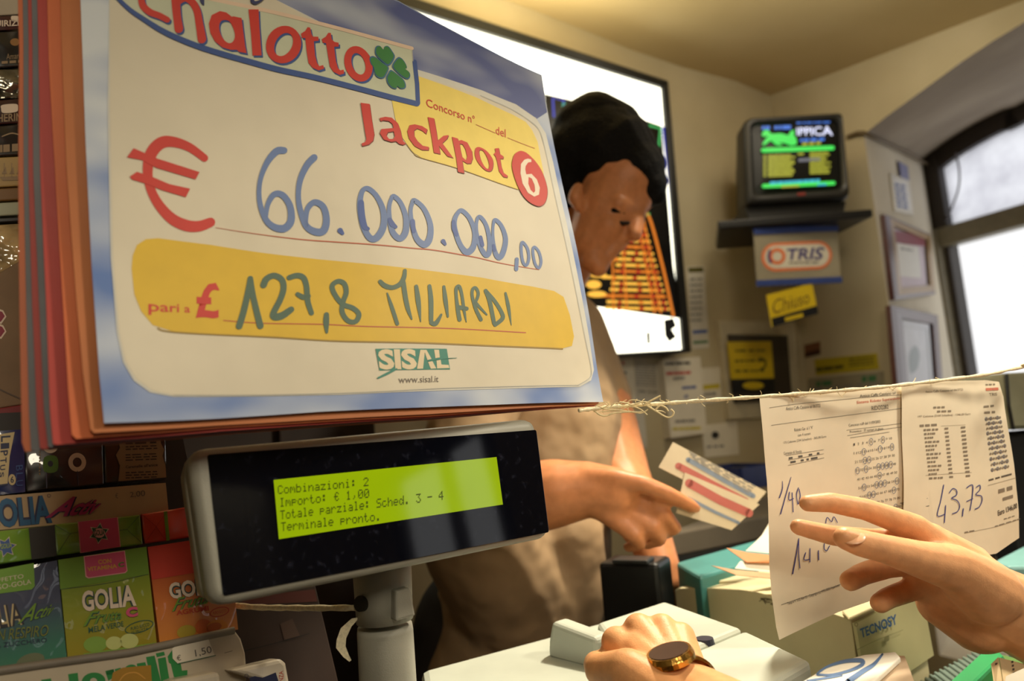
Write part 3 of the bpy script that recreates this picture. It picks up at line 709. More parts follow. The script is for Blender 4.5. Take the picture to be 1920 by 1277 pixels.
# ================================================================== JACKPOT POSTER PAD
PO = vplane(1100, 752, 0.645, (2450, 690), 8)
m_sheetw = mat('poster_white', (204, 195, 174), 0.55, 0.03, 18, 0.25, 26, bdist=0.004)
m_sky = two_tone('poster_sky', (82, 112, 172), (196, 202, 208), 10, 0.55, 0.36, 0.66, 2, (1, 1, 1.6))
m_skyd = two_tone('poster_sky_deep', (80, 90, 140), (176, 182, 192), 8, 0.55, 0.42, 0.74, 2, (1, 1, 2.2))
i_jr = paint('poster_red', (190, 52, 42)); i_jb = paint('poster_blue', (52, 78, 136)); i_logo = paint('logo_pale_green', (186, 190, 166))
i_py = paint('poster_yellow', (206, 170, 40)); i_pyl = paint('poster_pale_yellow', (222, 198, 96)); i_navy = paint('poster_navy', (48, 56, 96))
i_clov = paint('clover_green', (50, 118, 58)); i_clob = paint('clover_edge', (58, 102, 138)); i_mk = paint('marker_blue', (96, 118, 164)); i_mkd = paint('marker_blue_dark', (66, 88, 150))
i_mg = paint('marker_green', (74, 98, 82)); i_mgd = paint('marker_green_dark', (58, 82, 78)); i_sis = paint('teal_green', (46, 122, 106)); i_scr = paint('logo_cream', (212, 194, 160)); i_line = paint('thin_red', (176, 84, 52)); i_edge = paint('panel_edge', (168, 166, 158)); i_brn = paint('band_edge', (146, 118, 44)); i_txt = paint('url_grey', (98, 88, 78)); i_halo = paint('pale_band', (198, 196, 186)); i_halo2 = paint('logo_halo', (214, 188, 164))
pad = thing('poster_pad', 'big lottery jackpot poster with handwritten marker figures, topmost of a hanging pad', 'poster', PO.hit(660, 775))
ax_u, ax_o = PO.u, PO.hit(660, 400)
def bend(k, off=0.0):
    def f(p):
        q = p - ax_o; x = q.dot(PO.u); y = q.dot(PO.v)
        w = 0.004 * math.sin(x * 15 + y * 5 + 1.0) + 0.0012 * math.sin(x * 30 - y * 14) + 0.0012 * math.sin(y * 22 + x * 7)
        return PO.n * (w * k)
    return f
mb = MB(); g = Gfx(mb, PO, 0.00016)
outline = [(143, -205), (300, -158), (560, -72), (700, -18), (750, -1), (820, 37), (880, 68), (940, 98), (1020, 137), (1035, 215), (1060, 345), (1085, 470), (1110, 600), (1125, 690), (1137, 752), (1000, 757), (800, 765), (600, 772), (400, 783), (197, 792), (188, 700), (175, 500), (163, 250), (153, 0)]
g.fill(outline, m_sky, 0)
g.fill([(148, -203), (300, -156), (560, -70), (700, -16), (750, 1), (820, 39), (880, 70), (940, 100), (1019, 138), (1032, 206), (1010, 220), (900, 175), (780, 145), (500, 20), (250, -60), (152, -80)], m_skyd, 1)
# white panel with its thin edge
panel = [(206, -110), (500, 0), (770, 140), (905, 176), (960, 197), (997, 219), (1018, 240), (1030, 283), (1046, 370), (1075, 515), (1098, 625), (1112, 690), (1108, 708), (1085, 722), (850, 729), (640, 738), (330, 738), (290, 730), (258, 708), (238, 675), (226, 620), (215, 480), (208, 200)]
big = [(206, -110), (500, 0), (770, 128), (910, 166), (975, 190), (1012, 216), (1030, 245), (1043, 300), (1060, 390), (1086, 520), (1108, 630), (1118, 692), (1112, 712), (1088, 725), (850, 733), (640, 741), (330, 741), (285, 733), (254, 711), (234, 677), (222, 620), (211, 480), (204, 200)]
g.fill(big, i_halo, 2); g.fill(panel, m_sheetw, 3)
g.stroke(panel[3:14], 1.6, i_edge, 4)
g.stroke([(1085, 722), (850, 729), (640, 738), (330, 738)], 1.6, i_edge, 4)
# upper yellow field
z3 = g.zoom(660, 140, 5.047)
z3.fill([(560, 10), (620, 25), (900, 110), (1200, 205), (1560, 355), (1680, 420), (1740, 500), (1790, 610), (1835, 870), (1850, 1000), (1840, 1140), (1590, 1075), (1300, 990), (1040, 920), (620, 820), (540, 770), (480, 690), (420, 600), (375, 440), (350, 270)], i_pyl, 5)
z3.stroke([(480, 695), (540, 772), (620, 822), (1040, 922), (1590, 1077)], 7, i_brn, 6)
# logo box
zA = g.zoom(240, 0, 6.857); zB = g.zoom(510, 20, 6.857)
cv = [(150, -70), (200, -25), (240, 16), (269, 38), (298, 58), (327.5, 74), (371, 93), (415, 108), (459, 121), (517, 137), (583, 151), (656, 169), (729, 188), (777, 199)]
top = [(773, 95), (656, 67), (510, 35), (386, 7), (300, -22), (150, -90)]
g.fill(cv + top, i_logo, 6)
g.stroke([(772, 91), (656, 63), (510, 31), (386, 3), (300, -26)], 7, i_halo2, 6)
g.stroke(cv, [4, 6, 8, 9, 10] + [10.5] * 9, i_jb, 7); g.stroke([(776, 117), (779, 160), (779, 198)], 8.5, i_jb, 7, smooth=False)
g.stroke([(772, 97), (773, 116)], 1.5, i_edge, 7)
def both(fn, dx=3.0, dy=3.4):
    for k, (m_, ly) in enumerate(((i_jb, 8), (i_jr, 9))):
        sx, sy = (dx, dy) if k == 0 else (0, 0)
        T0 = zA.T; T1 = zB.T
        fn(Gfx(mb, PO, 0.00016, lambda x, y: (T0(x, y)[0] + sx, T0(x, y)[1] + sy)), Gfx(mb, PO, 0.00016, lambda x, y: (T1(x, y)[0] + sx, T1(x, y)[1] + sy)), m_, ly)
def letters(a, b, m_, ly):
    a.stroke([(150, -120), (158, -20), (185, 90), (270, 175), (390, 228), (490, 285)], [80, 80, 85, 85, 80, 75], m_, ly)
    a.stroke([(585, -90), (600, 120), (612, 250), (634, 405)], [105, 105, 100, 110], m_, ly)
    a.stroke([(620, 100), (650, 50), (720, 25), (800, 70), (860, 180), (890, 340), (925, 545)], [50, 70, 75, 90, 90, 95, 110], m_, ly)
    a.fill([(1150, 195), (1230, 215), (1300, 270), (1320, 265), (1425, 290), (1440, 420), (1470, 640), (1490, 735), (1390, 715), (1365, 690), (1290, 690), (1180, 655), (1090, 580), (1030, 470), (1010, 350), (1045, 245)], m_, ly, [catmull([(1200, 310), (1270, 330), (1320, 420), (1340, 510), (1320, 580), (1270, 605), (1210, 570), (1160, 490), (1140, 400), (1155, 335)], True, 3)])
    a.fill([(1510, 180), (1640, 180), (1650, 400), (1680, 765), (1565, 765), (1545, 500)], m_, ly)
    b.ellipse(110, 488, 222, 245, m_, ly, 0.5, (108, 158))
    b.fill([(335, 345), (390, 310), (420, 260), (455, 265), (470, 345), (490, 380), (560, 380), (565, 430), (500, 440), (515, 620), (540, 720), (570, 760), (620, 745), (632, 790), (560, 815), (480, 780), (430, 720), (405, 560), (390, 400), (345, 400)], m_, ly)
    b.fill([(605, 410), (660, 375), (690, 325), (725, 325), (735, 410), (770, 440), (825, 450), (825, 500), (765, 505), (785, 690), (810, 780), (840, 810), (885, 800), (890, 850), (830, 870), (750, 830), (705, 760), (680, 600), (660, 460), (615, 455)], m_, ly)
    b.ellipse(1078, 720, 180, 238, m_, ly, -0.28, (86, 145))
both(letters)
lv = [[(1310, 600), (1300, 530), (1320, 480), (1370, 475), (1410, 520), (1430, 480), (1480, 475), (1530, 540), (1560, 620), (1480, 735), (1400, 690)],
      [(1225, 640), (1270, 612), (1330, 640), (1400, 700), (1475, 760), (1440, 850), (1400, 905), (1340, 905), (1290, 860), (1270, 760), (1240, 720)],
      [(1520, 745), (1560, 660), (1610, 615), (1660, 640), (1700, 700), (1715, 755), (1690, 770), (1740, 810), (1755, 860), (1730, 905), (1680, 900), (1590, 830)],
      [(1500, 790), (1580, 840), (1660, 910), (1690, 980), (1680, 1030), (1620, 1040), (1575, 1010), (1560, 1045), (1500, 1030), (1450, 970), (1435, 890), (1460, 840)]]
for l in lv:
    cx_ = sum(p[0] for p in l) / len(l); cy_ = sum(p[1] for p in l) / len(l)
    zB.fill(l, i_clob, 10, smooth=True); zB.fill([(cx_ + (x - cx_) * 0.88, cy_ + (y - cy_) * 0.88) for x, y in l], i_clov, 11, smooth=True)
for pts, w in (([(372, -40), (374, -6), (375, 8), (377, 15)], [12, 10, 8, 4]), ([(420, -6), (434, 1.5), (447, -5)], 6), ([(474, -30), (471, -5), (467, 9), (473, 14), (483, 10), (489, 5)], [8, 8, 7, 6, 4, 3])): g.stroke(pts, w, i_navy, 10)
# printed heading
for m_, ly, off in ((paint('heading_edge', (120, 44, 30)), 7, 6), (i_jr, 8, 0)):
    T3 = z3.T; q3 = Gfx(mb, PO, 0.00016, lambda x, y: T3(x + off, y + off))
    q3.fill([(50, 298), (135, 310), (150, 450), (172, 600), (160, 660), (120, 695), (60, 710), (55, 685), (90, 670), (98, 640), (85, 560), (65, 420)], m_, ly)
    q3.fill([(225, 445), (280, 432), (340, 440), (395, 490), (420, 560), (430, 620), (440, 660), (468, 688), (440, 700), (400, 690), (375, 665), (330, 672), (260, 650), (225, 590), (240, 550), (300, 545), (355, 540), (345, 500), (310, 472), (255, 465), (235, 475)], m_, ly, [[(355, 570), (300, 580), (285, 610), (310, 645), (350, 645), (365, 620)]])
    q3.fill([(680, 545), (665, 590), (630, 560), (580, 540), (550, 560), (550, 610), (580, 660), (630, 705), (690, 715), (685, 745), (620, 745), (550, 710), (500, 640), (485, 570), (510, 510), (560, 500), (630, 515)], m_, ly)
    q3.fill([(690, 425), (752, 435), (770, 560), (780, 650), (840, 600), (892, 590), (875, 625), (825, 672), (930, 808), (870, 795), (790, 700), (800, 778), (738, 768), (720, 620), (705, 520)], m_, ly)
    q3.fill([(925, 605), (985, 618), (988, 640), (1020, 630), (1080, 650), (1125, 730), (1130, 800), (1110, 850), (1070, 855), (1022, 830), (1038, 950), (975, 940), (960, 800), (940, 690)], m_, ly, [[(1000, 668), (1030, 670), (1060, 720), (1075, 790), (1060, 825), (1020, 790), (1006, 720)]])
    q3.fill([(1155, 740), (1170, 695), (1215, 688), (1280, 720), (1330, 780), (1342, 840), (1325, 900), (1290, 915), (1240, 895), (1190, 845), (1160, 790)], m_, ly, [[(1205, 715), (1240, 720), (1280, 780), (1300, 850), (1290, 890), (1260, 880), (1220, 820), (1200, 750)]], True)
    q3.fill([(1350, 745), (1370, 725), (1365, 690), (1405, 682), (1415, 740), (1450, 760), (1445, 785), (1415, 785), (1425, 860), (1445, 920), (1485, 945), (1480, 965), (1440, 960), (1400, 910), (1385, 820), (1370, 770)], m_, ly)
    q3.fill([(1610, 705), (1560, 740), (1532, 830), (1545, 930), (1590, 1060), (1650, 1160), (1720, 1215), (1790, 1235), (1840, 1200), (1865, 1110), (1855, 1010), (1815, 890), (1760, 800), (1690, 730), (1650, 708)], m_, ly + 2, smooth=True)
z3.fill([(1720, 785), (1690, 778), (1655, 788), (1620, 830), (1612, 920), (1630, 1020), (1680, 1110), (1740, 1145), (1785, 1125), (1795, 1060), (1770, 980), (1720, 925), (1668, 930), (1660, 880), (1665, 850), (1690, 815), (1722, 810)], paint('white_digit', (220, 206, 184)), 11, [[(1690, 955), (1720, 970), (1745, 1030), (1750, 1090), (1735, 1110), (1705, 1080), (1685, 1020)]])
z3.text('Concorso n°', [(682, 236), (1168, 386), (1168, 464), (682, 320)], i_jr, 7, 0.004)
z3.text('del', [(1380, 468), (1480, 498), (1480, 578), (1380, 546)], i_jr, 7, 0.004)
z3.stroke([(1180, 468), (1375, 538)], 5, i_line, 7, smooth=False); z3.stroke([(1500, 578), (1760, 675)], 5, i_line, 7, smooth=False)
# euro line
z4 = g.zoom(230, 230, 4.465); z5 = g.zoom(620, 330, 4.562); z6 = g.zoom(260, 440, 4.359); z7 = g.zoom(680, 480, 5.806); z8 = g.zoom(680, 640, 9.6)
z4.stroke([(690, 292), (560, 200), (430, 155), (330, 160), (250, 240), (220, 370), (240, 520), (310, 660), (420, 780), (540, 840), (650, 850), (750, 818)], [60, 70, 85, 100, 100, 85, 75, 80, 90, 95, 90, 80], i_jr, 5)
z4.fill([(45, 275), (100, 200), (200, 245), (300, 290), (650, 405), (618, 465), (290, 365), (170, 300)], i_jr, 6); z4.fill([(70, 435), (130, 395), (260, 440), (400, 500), (575, 540), (540, 610), (340, 550), (220, 500), (90, 460)], i_jr, 6)
z4.stroke([(1340, 245), (1280, 250), (1210, 330), (1160, 450), (1145, 570), (1160, 690), (1210, 810), (1280, 870), (1360, 880), (1410, 820), (1400, 700), (1340, 610), (1270, 600), (1220, 680), (1205, 790)], [55, 60, 50, 40, 38, 42, 48, 55, 65, 60, 52, 50, 50, 40, 34], i_mk, 6)
z4.stroke([(1585, 310), (1530, 370), (1480, 480), (1465, 600), (1480, 720), (1530, 860), (1600, 915), (1670, 915), (1695, 830), (1670, 720), (1600, 675), (1545, 720), (1530, 800), (1535, 880)], [58, 55, 48, 42, 44, 50, 58, 62, 55, 50, 50, 44, 38, 30], i_mk, 6)
z4.stroke([(1805, 915), (1825, 940)], [44, 28], i_mkd, 6)
for pts, w in (([(290, 135), (360, 200), (415, 320), (420, 450), (370, 545), (310, 550), (255, 450), (230, 320), (225, 230), (245, 150)], [42, 42, 48, 56, 60, 52, 50, 52, 46, 40]), ([(505, 205), (560, 260), (605, 380), (605, 500), (560, 560), (500, 510), (470, 400), (465, 290), (485, 220)], [40, 40, 46, 55, 52, 48, 40, 34, 34]), ([(680, 240), (760, 310), (815, 440), (810, 560), (765, 610), (700, 560), (660, 440), (645, 330), (660, 260)], [40, 42, 48, 56, 58, 48, 40, 34, 36]), ([(1100, 315), (1170, 380), (1215, 500), (1200, 620), (1140, 665), (1080, 600), (1035, 480), (1030, 400), (1060, 335)], [40, 42, 46, 52, 56, 46, 46, 44, 36]), ([(1265, 360), (1320, 430), (1350, 560), (1345, 660), (1310, 680), (1260, 600), (1230, 480), (1235, 390)], [36, 38, 42, 46, 46, 40, 32, 30]), ([(1405, 380), (1460, 430), (1495, 540), (1470, 660), (1430, 700), (1395, 640), (1380, 520), (1385, 420)], [36, 38, 44, 48, 48, 40, 28, 26]), ([(1650, 565), (1690, 620), (1700, 700), (1680, 760), (1650, 740), (1635, 660), (1635, 590)], 26), ([(1755, 605), (1790, 650), (1806, 730), (1786, 785), (1755, 750), (1738, 670), (1738, 620)], 24)):
    z5.stroke(pts, w, i_mk, 6, True)
for pts, w in (([(232, 250), (240, 360), (262, 450), (292, 474)], [46, 52, 48, 30]), ([(470, 400), (492, 440), (520, 462)], [36, 44, 30]), ([(662, 415), (672, 500)], [40, 36]), ([(1020, 412), (1026, 470), (1048, 520)], [34, 42, 34]), ([(1266, 535), (1282, 600)], [34, 36]), ([(1383, 600), (1392, 640)], [26, 30])): z5.stroke(pts, w, i_mkd, 7)
z5.stroke([(930, 580), (948, 604)], [40, 26], i_mkd, 6); z5.stroke([(1594, 712), (1588, 798)], [34, 34], i_mk, 6)
g.stroke([(408, 423), (465, 433), (560, 448), (620, 455), (697, 463), (762, 470), (806, 473.5), (861, 481), (894, 485.6), (938, 494), (1012, 505)], [0.8, 1.2, 1.8, 2, 2, 2, 2, 2, 1.8, 1.6, 1.2], i_line, 5)
# yellow lower band
g.fill([(250, 500), (252, 475), (260, 455), (277, 444), (300, 442), (400, 455), (500, 472), (600, 487), (700, 500), (800, 512), (900, 522), (1000, 537), (1040, 545), (1058, 556), (1070, 590), (1078, 630), (1074, 648), (1055, 653), (1000, 651), (800, 645), (640, 640), (500, 628), (330, 618), (290, 606), (268, 580), (255, 548)], i_py, 4)
g.stroke([(300, 612), (330, 619), (500, 629), (640, 641), (800, 646), (1000, 652), (1055, 654)], 3, i_brn, 5)
g.stroke([(424, 597), (490, 603), (600, 608), (700, 615), (870, 619), (985, 624)], 2, i_line, 5)
z6.text('pari a', [(95, 525), (440, 560), (440, 640), (95, 640)], i_jr, 5, 0.012); z6.text('£', [(488, 368), (682, 376), (684, 672), (486, 664)], i_jr, 5, 0.03)
for pts, w in (([(840, 735), (880, 600), (915, 440), (930, 345)], [54, 52, 50, 46]), ([(930, 345), (955, 500), (1010, 735)], [44, 48, 54]), ([(1035, 400), (1060, 350), (1120, 325), (1180, 360), (1195, 430), (1170, 520), (1120, 620), (1120, 660), (1180, 655), (1255, 605)], [54, 52, 48, 48, 48, 48, 50, 58, 60, 50]), ([(1240, 345), (1300, 330), (1350, 350), (1375, 420), (1385, 540), (1415, 640)], [44, 46, 46, 44, 44, 40]), ([(1305, 482), (1350, 508), (1390, 500)], [36, 44, 40]), ([(1532, 655), (1530, 720), (1534, 800)], [40, 46, 22])): z6.stroke(pts, w, i_mg, 6)
z6.stroke([(1620, 388), (1575, 425), (1600, 500), (1660, 575), (1740, 610), (1785, 660), (1760, 718), (1700, 710), (1655, 640), (1660, 560), (1685, 480), (1670, 410)], 40, i_mg, 6, True)
for pts, w in (([(160, 300), (210, 345), (290, 365), (370, 330), (410, 260), (420, 185)], [46, 54, 50, 54, 50, 40]), ([(405, 310), (430, 470), (460, 600), (500, 705)], [50, 52, 46, 18]), ([(235, 425), (280, 560), (345, 755)], [16, 40, 42]), ([(545, 355), (570, 520), (598, 735)], [42, 54, 10]), ([(690, 350), (708, 500), (712, 720)], [42, 54, 48]), ([(715, 745), (765, 750), (825, 655)], [46, 52, 24]), ([(850, 355), (870, 500), (898, 675)], [34, 50, 24]), ([(1030, 705), (1010, 600), (990, 450), (990, 375), (1020, 348), (1050, 420), (1080, 600), (1105, 730)], [48, 46, 36, 42, 42, 36, 34, 10]), ([(1012, 572), (1110, 585)], [48, 44]), ([(1270, 700), (1210, 580), (1170, 440), (1180, 370), (1215, 362), (1240, 420), (1220, 490), (1192, 520)], [44, 40, 36, 36, 36, 36, 34, 30]), ([(1205, 515), (1335, 645)], [40, 20]), ([(1325, 388), (1370, 500), (1420, 740)], [46, 48, 44]), ([(1330, 392), (1430, 500), (1510, 630), (1510, 690), (1430, 755)], [40, 42, 44, 46, 44]), ([(1550, 408), (1580, 550), (1612, 755)], [26, 40, 8])): z7.stroke(pts, w, i_mg, 6)
# maker's mark
z8.fill([(190, 155), (1470, 155), (1530, 525), (260, 545)], i_sis, 5); z8.text('SIS', [(225, 166), (905, 164), (932, 528), (258, 532)], i_scr, 6, 0.045)
for q in ([(985, 178), (1070, 178), (1035, 515), (925, 520)], [(1050, 178), (1095, 178), (1190, 340), (1115, 362)], [(1125, 395), (1205, 380), (1275, 510), (1175, 515)], [(1235, 175), (1325, 175), (1340, 312), (1260, 326)], [(1280, 370), (1355, 355), (1370, 440), (1500, 445), (1515, 500), (1290, 510)]): z8.fill(q, i_scr, 6)
z8.stroke([(235, 680), (400, 600), (560, 520)], [30, 44, 30], i_sis, 6); z8.stroke([(1130, 372), (1400, 336), (1650, 318)], [16, 14, 8], i_sis, 7)
z8.text('www.sisal.it', [(595, 652), (1320, 640), (1320, 752), (600, 775)], i_txt, 5, 0.0)
refine(mb, 0.009, bend(1.0), (PO.u, PO.v))
mb.build('printed_sheet', pad, smooth=True)
# the further sheets of the pad fan out behind it at the left
def under(name, left, bot, m_, lift, fan):
    mb = MB(); pl = PO.back(lift)
    q = [(x, y) for x, y in left] + [(x, y) for x, y in bot] + [(1128, 742), (1030, 220), (1016, 150), (940, 110), (750, 12), (560, -60), (300, -146)]
    mb.prism([pl.hit(*p) for p in q], -PO.n * 0.0006, m_)
    def f(p):
        x = (p - ax_o).dot(PO.u); return PO.n * (-fan * max(0, (-0.10 - x) / 0.15)) + bend(1.0)(p)
    refine(mb, 0.02, f, (PO.u, PO.v))
    return mb.build(name, pad)
m_or = mat('sheet_orange', (188, 92, 40), 0.55, 0.08, 12); m_or2 = mat('sheet_brown_orange', (168, 96, 44), 0.55, 0.08, 12); m_rd = mat('sheet_red', (160, 42, 30), 0.55, 0.08, 12); m_sl = mat('sheet_slate', (92, 92, 96), 0.55, 0.1, 30)
under('under_sheet', [(112, -205), (118, 60), (128, 300), (146, 560), (158, 700), (172, 803)], [(178, 810), (420, 795), (800, 778), (1128, 757)], m_or2, 0.003, 0.002)
under('under_sheet', [(88, -205), (96, 100), (108, 300), (122, 560), (132, 740), (138, 812)], [(146, 820), (420, 800), (800, 782), (1126, 758)], m_or, 0.005, 0.006)
under('under_sheet', [(70, -205), (78, 60), (82, 300), (92, 560), (98, 760), (104, 828)], [(110, 830), (420, 806), (800, 785), (1124, 759)], m_rd, 0.007, 0.010)
under('under_sheet', [(62, -205), (68, 60), (70, 300), (80, 560), (88, 760), (96, 832)], [(100, 834), (420, 808), (800, 786), (1122, 759)], m_sl, 0.009, 0.013)
under('under_sheet', [(56, -205), (62, 60), (62, 300), (68, 560), (76, 770), (82, 834)], [(88, 836), (420, 809), (800, 787), (1120, 760)], m_rd, 0.011, 0.016)
under('under_sheet', [(48, -205), (53, 60), (54, 300), (58, 560), (62, 760), (66, 836)], [(72, 838), (420, 811), (800, 788), (1118, 760)], m_sl, 0.013, 0.019)
under('under_sheet', [(38, -205), (46, 60), (45, 300), (46, 560), (48, 700), (50, 820)], [(56, 838), (420, 813), (800, 789), (1116, 760)], m_or, 0.015, 0.022)

# ================================================================== CUSTOMER DISPLAY
DP = vplane(1000, 880, 0.594, (2993, 620), 9)
HC = 0.86   # counter top height
m_hous = mat('display_grey', (150, 148, 136), 0.5, 0.04, 40, 0.12, 900)
m_hous2 = mat('display_side', (140, 134, 118), 0.5, 0.04, 40, 0.12, 900)
pole_c = P(722, 1180, 0.575)
ds = thing('customer_display', 'grey customer display with a lit green readout on a round post', 'display', (pole_c.x, pole_c.y, HC))
mb = MB()
slab(mb, DP, [DP.hit(*p) for p in ((352, 842), (1004, 783), (1036, 1006), (396, 1140))], 0.020, m_hous, 0.012, 0.006)
mb.build('bezel', ds, smooth=True, merge=True)
mb = MB(); slab(mb, DP.back(0.0205), [DP.hit(*p) for p in ((350, 845), (1005, 786), (1036, 1004), (393, 1137))], 0.040, m_hous2, 0.012, 0.003, taper=0.004); mb.build('rear_shell', ds, smooth=True, merge=True)
m_blk = two_tone('display_glass', (7, 8, 16), (30, 32, 44), 160, 0.05, 0.60, 0.74, 7)
mb = MB(); slab(mb, Plane(DP.o + DP.n * 0.0006, DP.u, DP.v), [DP.hit(*p) for p in ((388, 853), (1005, 806), (1029, 998), (418, 1118))], 0.004, m_blk, 0.002, 0.0003); gp = mb.build('glass_panel', ds, merge=True)
lcd = mat('lcd_green', (120, 150, 10), 0.06, 0.03, 30, emit=0.42, ergb=(164, 190, 4), spec=0.7)
mb = MB(); LP = Plane(DP.o + DP.n * 0.0012, DP.u, DP.v); g = Gfx(mb, LP, 0.0003)
g.fill([(513, 900), (931, 857), (943, 946), (523, 1011)], lcd, 0)
zL = g.zoom(300, 760, 2.47)
lt = mat('lcd_ink', (50, 62, 10), 0.2, 0, 10, emit=0.16, ergb=(100, 118, 6))

DOT = {'C': '0e11101010110e', 'o': '00000e1111110e', 'm': '00001a15151111', 'b': '10101e1111111e', 'i': '04000c0404040e', 'n': '00001619111111', 'a': '00000e010f110f', 'z': '00001f0204081f', ':': '000c0c000c0c00', '2': '0e11010204081f', 'I': '0e04040404040e', 'p': '00001e111e1010', 'r': '00001619101010', 't': '08081c08080906', 'E': '060908 1e080906'.replace(' ', ''), '1': '040c040404040e', ',': '00000000040408', '0': '0e11131519110e', 'T': '1f040404040404', 'l': '0c04040404040e', 'e': '00000e111f100e', 'S': '0f10100e01011e', 'c': '00000e1010110e', 'h': '10101619111111', 'd': '01010d13110f00'.replace('0f00', '130d'), '.': '00000000000c0c', '3': '1f02040201110e', '-': '0000001f000000', '4': '02060a121f0202', ' ': '00000000000000'}
def dots(g, s, x0, x1, y0, y1, h, m):
    """one line of a dot-matrix readout, (x0,y0) to (x1,y1) along its top, h high"""
    n = len(s) * 6 - 1
    for i, ch_ in enumerate(s):
        bits = DOT[ch_]
        for r in range(7):
            v_ = int(bits[r * 2:r * 2 + 2], 16); run = None
            for c_ in range(6):
                on = c_ < 5 and v_ >> (4 - c_) & 1
                if on and run is None: run = c_
                if not on and run is not None:
                    A, B = (i * 6 + run) / n, (i * 6 + c_ - 0.08) / n
                    q = lambda t, k: (x0 + (x1 - x0) * t + k * h * 0.02, y0 + (y1 - y0) * t + h * k)
                    g.fill([q(A, r / 7), q(B, r / 7), q(B, (r + .92) / 7), q(A, (r + .92) / 7)], m, 1); run = None
dots(zL, 'Combinazioni: 2', 545, 965, 372, 334, 40, lt)
dots(zL, 'Importo: E 1,00', 553, 968, 430, 386, 42, lt)
dots(zL, 'Totale parziale: Sched. 3 - 4', 556, 1312, 488, 396, 42, lt)
dots(zL, 'Terminale pronto.', 560, 1022, 543, 492, 42, lt)
mb.build('readout', ds)
mb = MB()
AX = (P(690, 1100, 0.575) - P(704, 1277, 0.575)).normalized()
def pole(name, y0, y1, r0, r1, m_, xs=0):
    a_ = P(722 + (y0 - 1180) * 0.05 + xs, y0, 0.575); b_ = Vector((a_.x, a_.y, P(722, y1, 0.575).z if y1 else HC))
    q = MB(); q.tube([a_, a_.lerp(b_, .02), b_], [r0 * .97, r0, r1], m_, 28); return q.build(name, ds, smooth=True, merge=True)
pole('post', 1172, 0, 0.0222, 0.0232, m_hous)
pole('collar', 1062, 1160, 0.0232, 0.0222, m_hous)
# tilt joint: cap block and screw
mb = MB(); jp = Plane(P(740, 1120, 0.545), DP.u, (0, 0, 1))
slab(mb, jp, [jp.hit(*p) for p in ((742, 1108), (770, 1102), (780, 1155), (742, 1166))], 0.02, m_hous, 0.002, 0.002); mb.build('joint_tab', ds, merge=True)
mb = MB(); sc_ = P(676, 1132, 0.552); nn = (CAM - sc_).normalized(); nn = (nn - UP * 0.1 - RT * 0.7).normalized()
mb.tube([sc_ - nn * 0.006, sc_ + nn * 0.001], [0.006, 0.006], mat('screw_dark', (40, 36, 30), 0.4, metal=0.6), 16); mb.build('joint_screw', ds, smooth=False)
mb = MB(); mb.tube([P(735, 1090, 0.575), Vector((DP.hit(735, 1040, -0.06))) + Vector((0, 0, 0.02))], 0.014, m_hous, 14); mb.build('neck', ds, smooth=True)
mb = MB(); mb.tube([(pole_c.x, pole_c.y, HC), (pole_c.x, pole_c.y, HC + 0.012)], [0.027, 0.026], m_hous, 28); mb.build('base_plate', ds, smooth=False)

# ================================================================== STRINGS AND HANGING TICKETS
m_str = mat('string_cotton', (238, 226, 192), 0.8, 0.12, 400, 0.6, 1500)
m_thr = mat('string_fray', (232, 216, 172), 0.8, 0.1, 400)
spx = [(1085, 770, .640), (1118, 766, .648), (1160, 762, .652), (1240, 757, .655), (1320, 751, .655), (1425, 744, .655), (1530, 736, .66), (1640, 727, .665), (1750, 715, .690), (1850, 702, .70), (1920, 688, .71), (2050, 670, .72)]
st = thing('hanging_string', 'frayed cream string tied to the poster corner, carrying the tickets', 'string', P(1118, 766, .648))
mb = MB(); cur = catmull([P(*p) for p in spx] + [WR.hit(2700, 610, 0.003)], n=8); mb.tube(cur, [0.0016 + 0.0004 * math.sin(i * 1.7) for i in range(len(cur))], m_str, 8); mb.build('cord', st, smooth=True)
rs = random.Random(3)
def fray(pts, r): 
    mb = MB(); mb.tube(catmull([P(*p) for p in pts], n=6), r, m_thr, 5); return mb
z = lambda x, y, d=.648: (1110 + x / 5.806, 640 + y / 5.806, d)
lines = [[z(10, 740), z(60, 690), z(150, 660), z(180, 690), z(120, 720)], [z(20, 750), z(90, 800), z(150, 812), z(240, 780), z(400, 765)], [z(560, 690), z(650, 640), z(745, 592)], [z(200, 710), z(260, 670), z(350, 690), z(420, 640), z(520, 650), z(560, 700)], [z(420, 700), z(520, 735), z(590, 790), z(600, 800)], [z(600, 700), z(700, 760), z(800, 820), z(860, 822), z(890, 775), z(860, 740)], [z(640, 710), z(680, 750), z(760, 760), z(800, 780)], [z(60, 700), z(160, 740), z(300, 750), z(480, 770), z(560, 760)], [z(300, 660), z(380, 672), z(440, 690), z(560, 660), z(640, 680)], [z(80, 770), z(220, 760), z(330, 740), z(420, 690)], [z(240, 780), z(420, 770), z(540, 780), z(610, 740)], [z(680, 760), z(740, 700), z(800, 720), z(830, 760)]]
mb = MB()
for i, l in enumerate(lines): mb.tube(catmull([P(*p) for p in l], n=6), 0.0009 if i in (2, 1) else 0.00045 + 0.0002 * (i % 3), m_thr, 5)
for i in range(80):
    t = rs.uniform(0.08, 0.70); c = cur[int(t * (len(cur) - 1))]
    a_ = c + UP * rs.uniform(-.001, .001); b_ = a_ + UP * rs.uniform(-.006, .006) + RT * rs.uniform(-.006, .006) + FW * rs.uniform(-.003, .003)
    m2 = a_.lerp(b_, .5) + RT * rs.uniform(-.003, .003)
    mb.tube(catmull([a_, m2, b_], n=4), 0.0003, m_thr, 4)
mb.build('frayed_fibres', st)['kind'] = 'stuff'
m_tick = mat('ticket_paper', (232, 220, 196), 0.7, 0.05, 22)
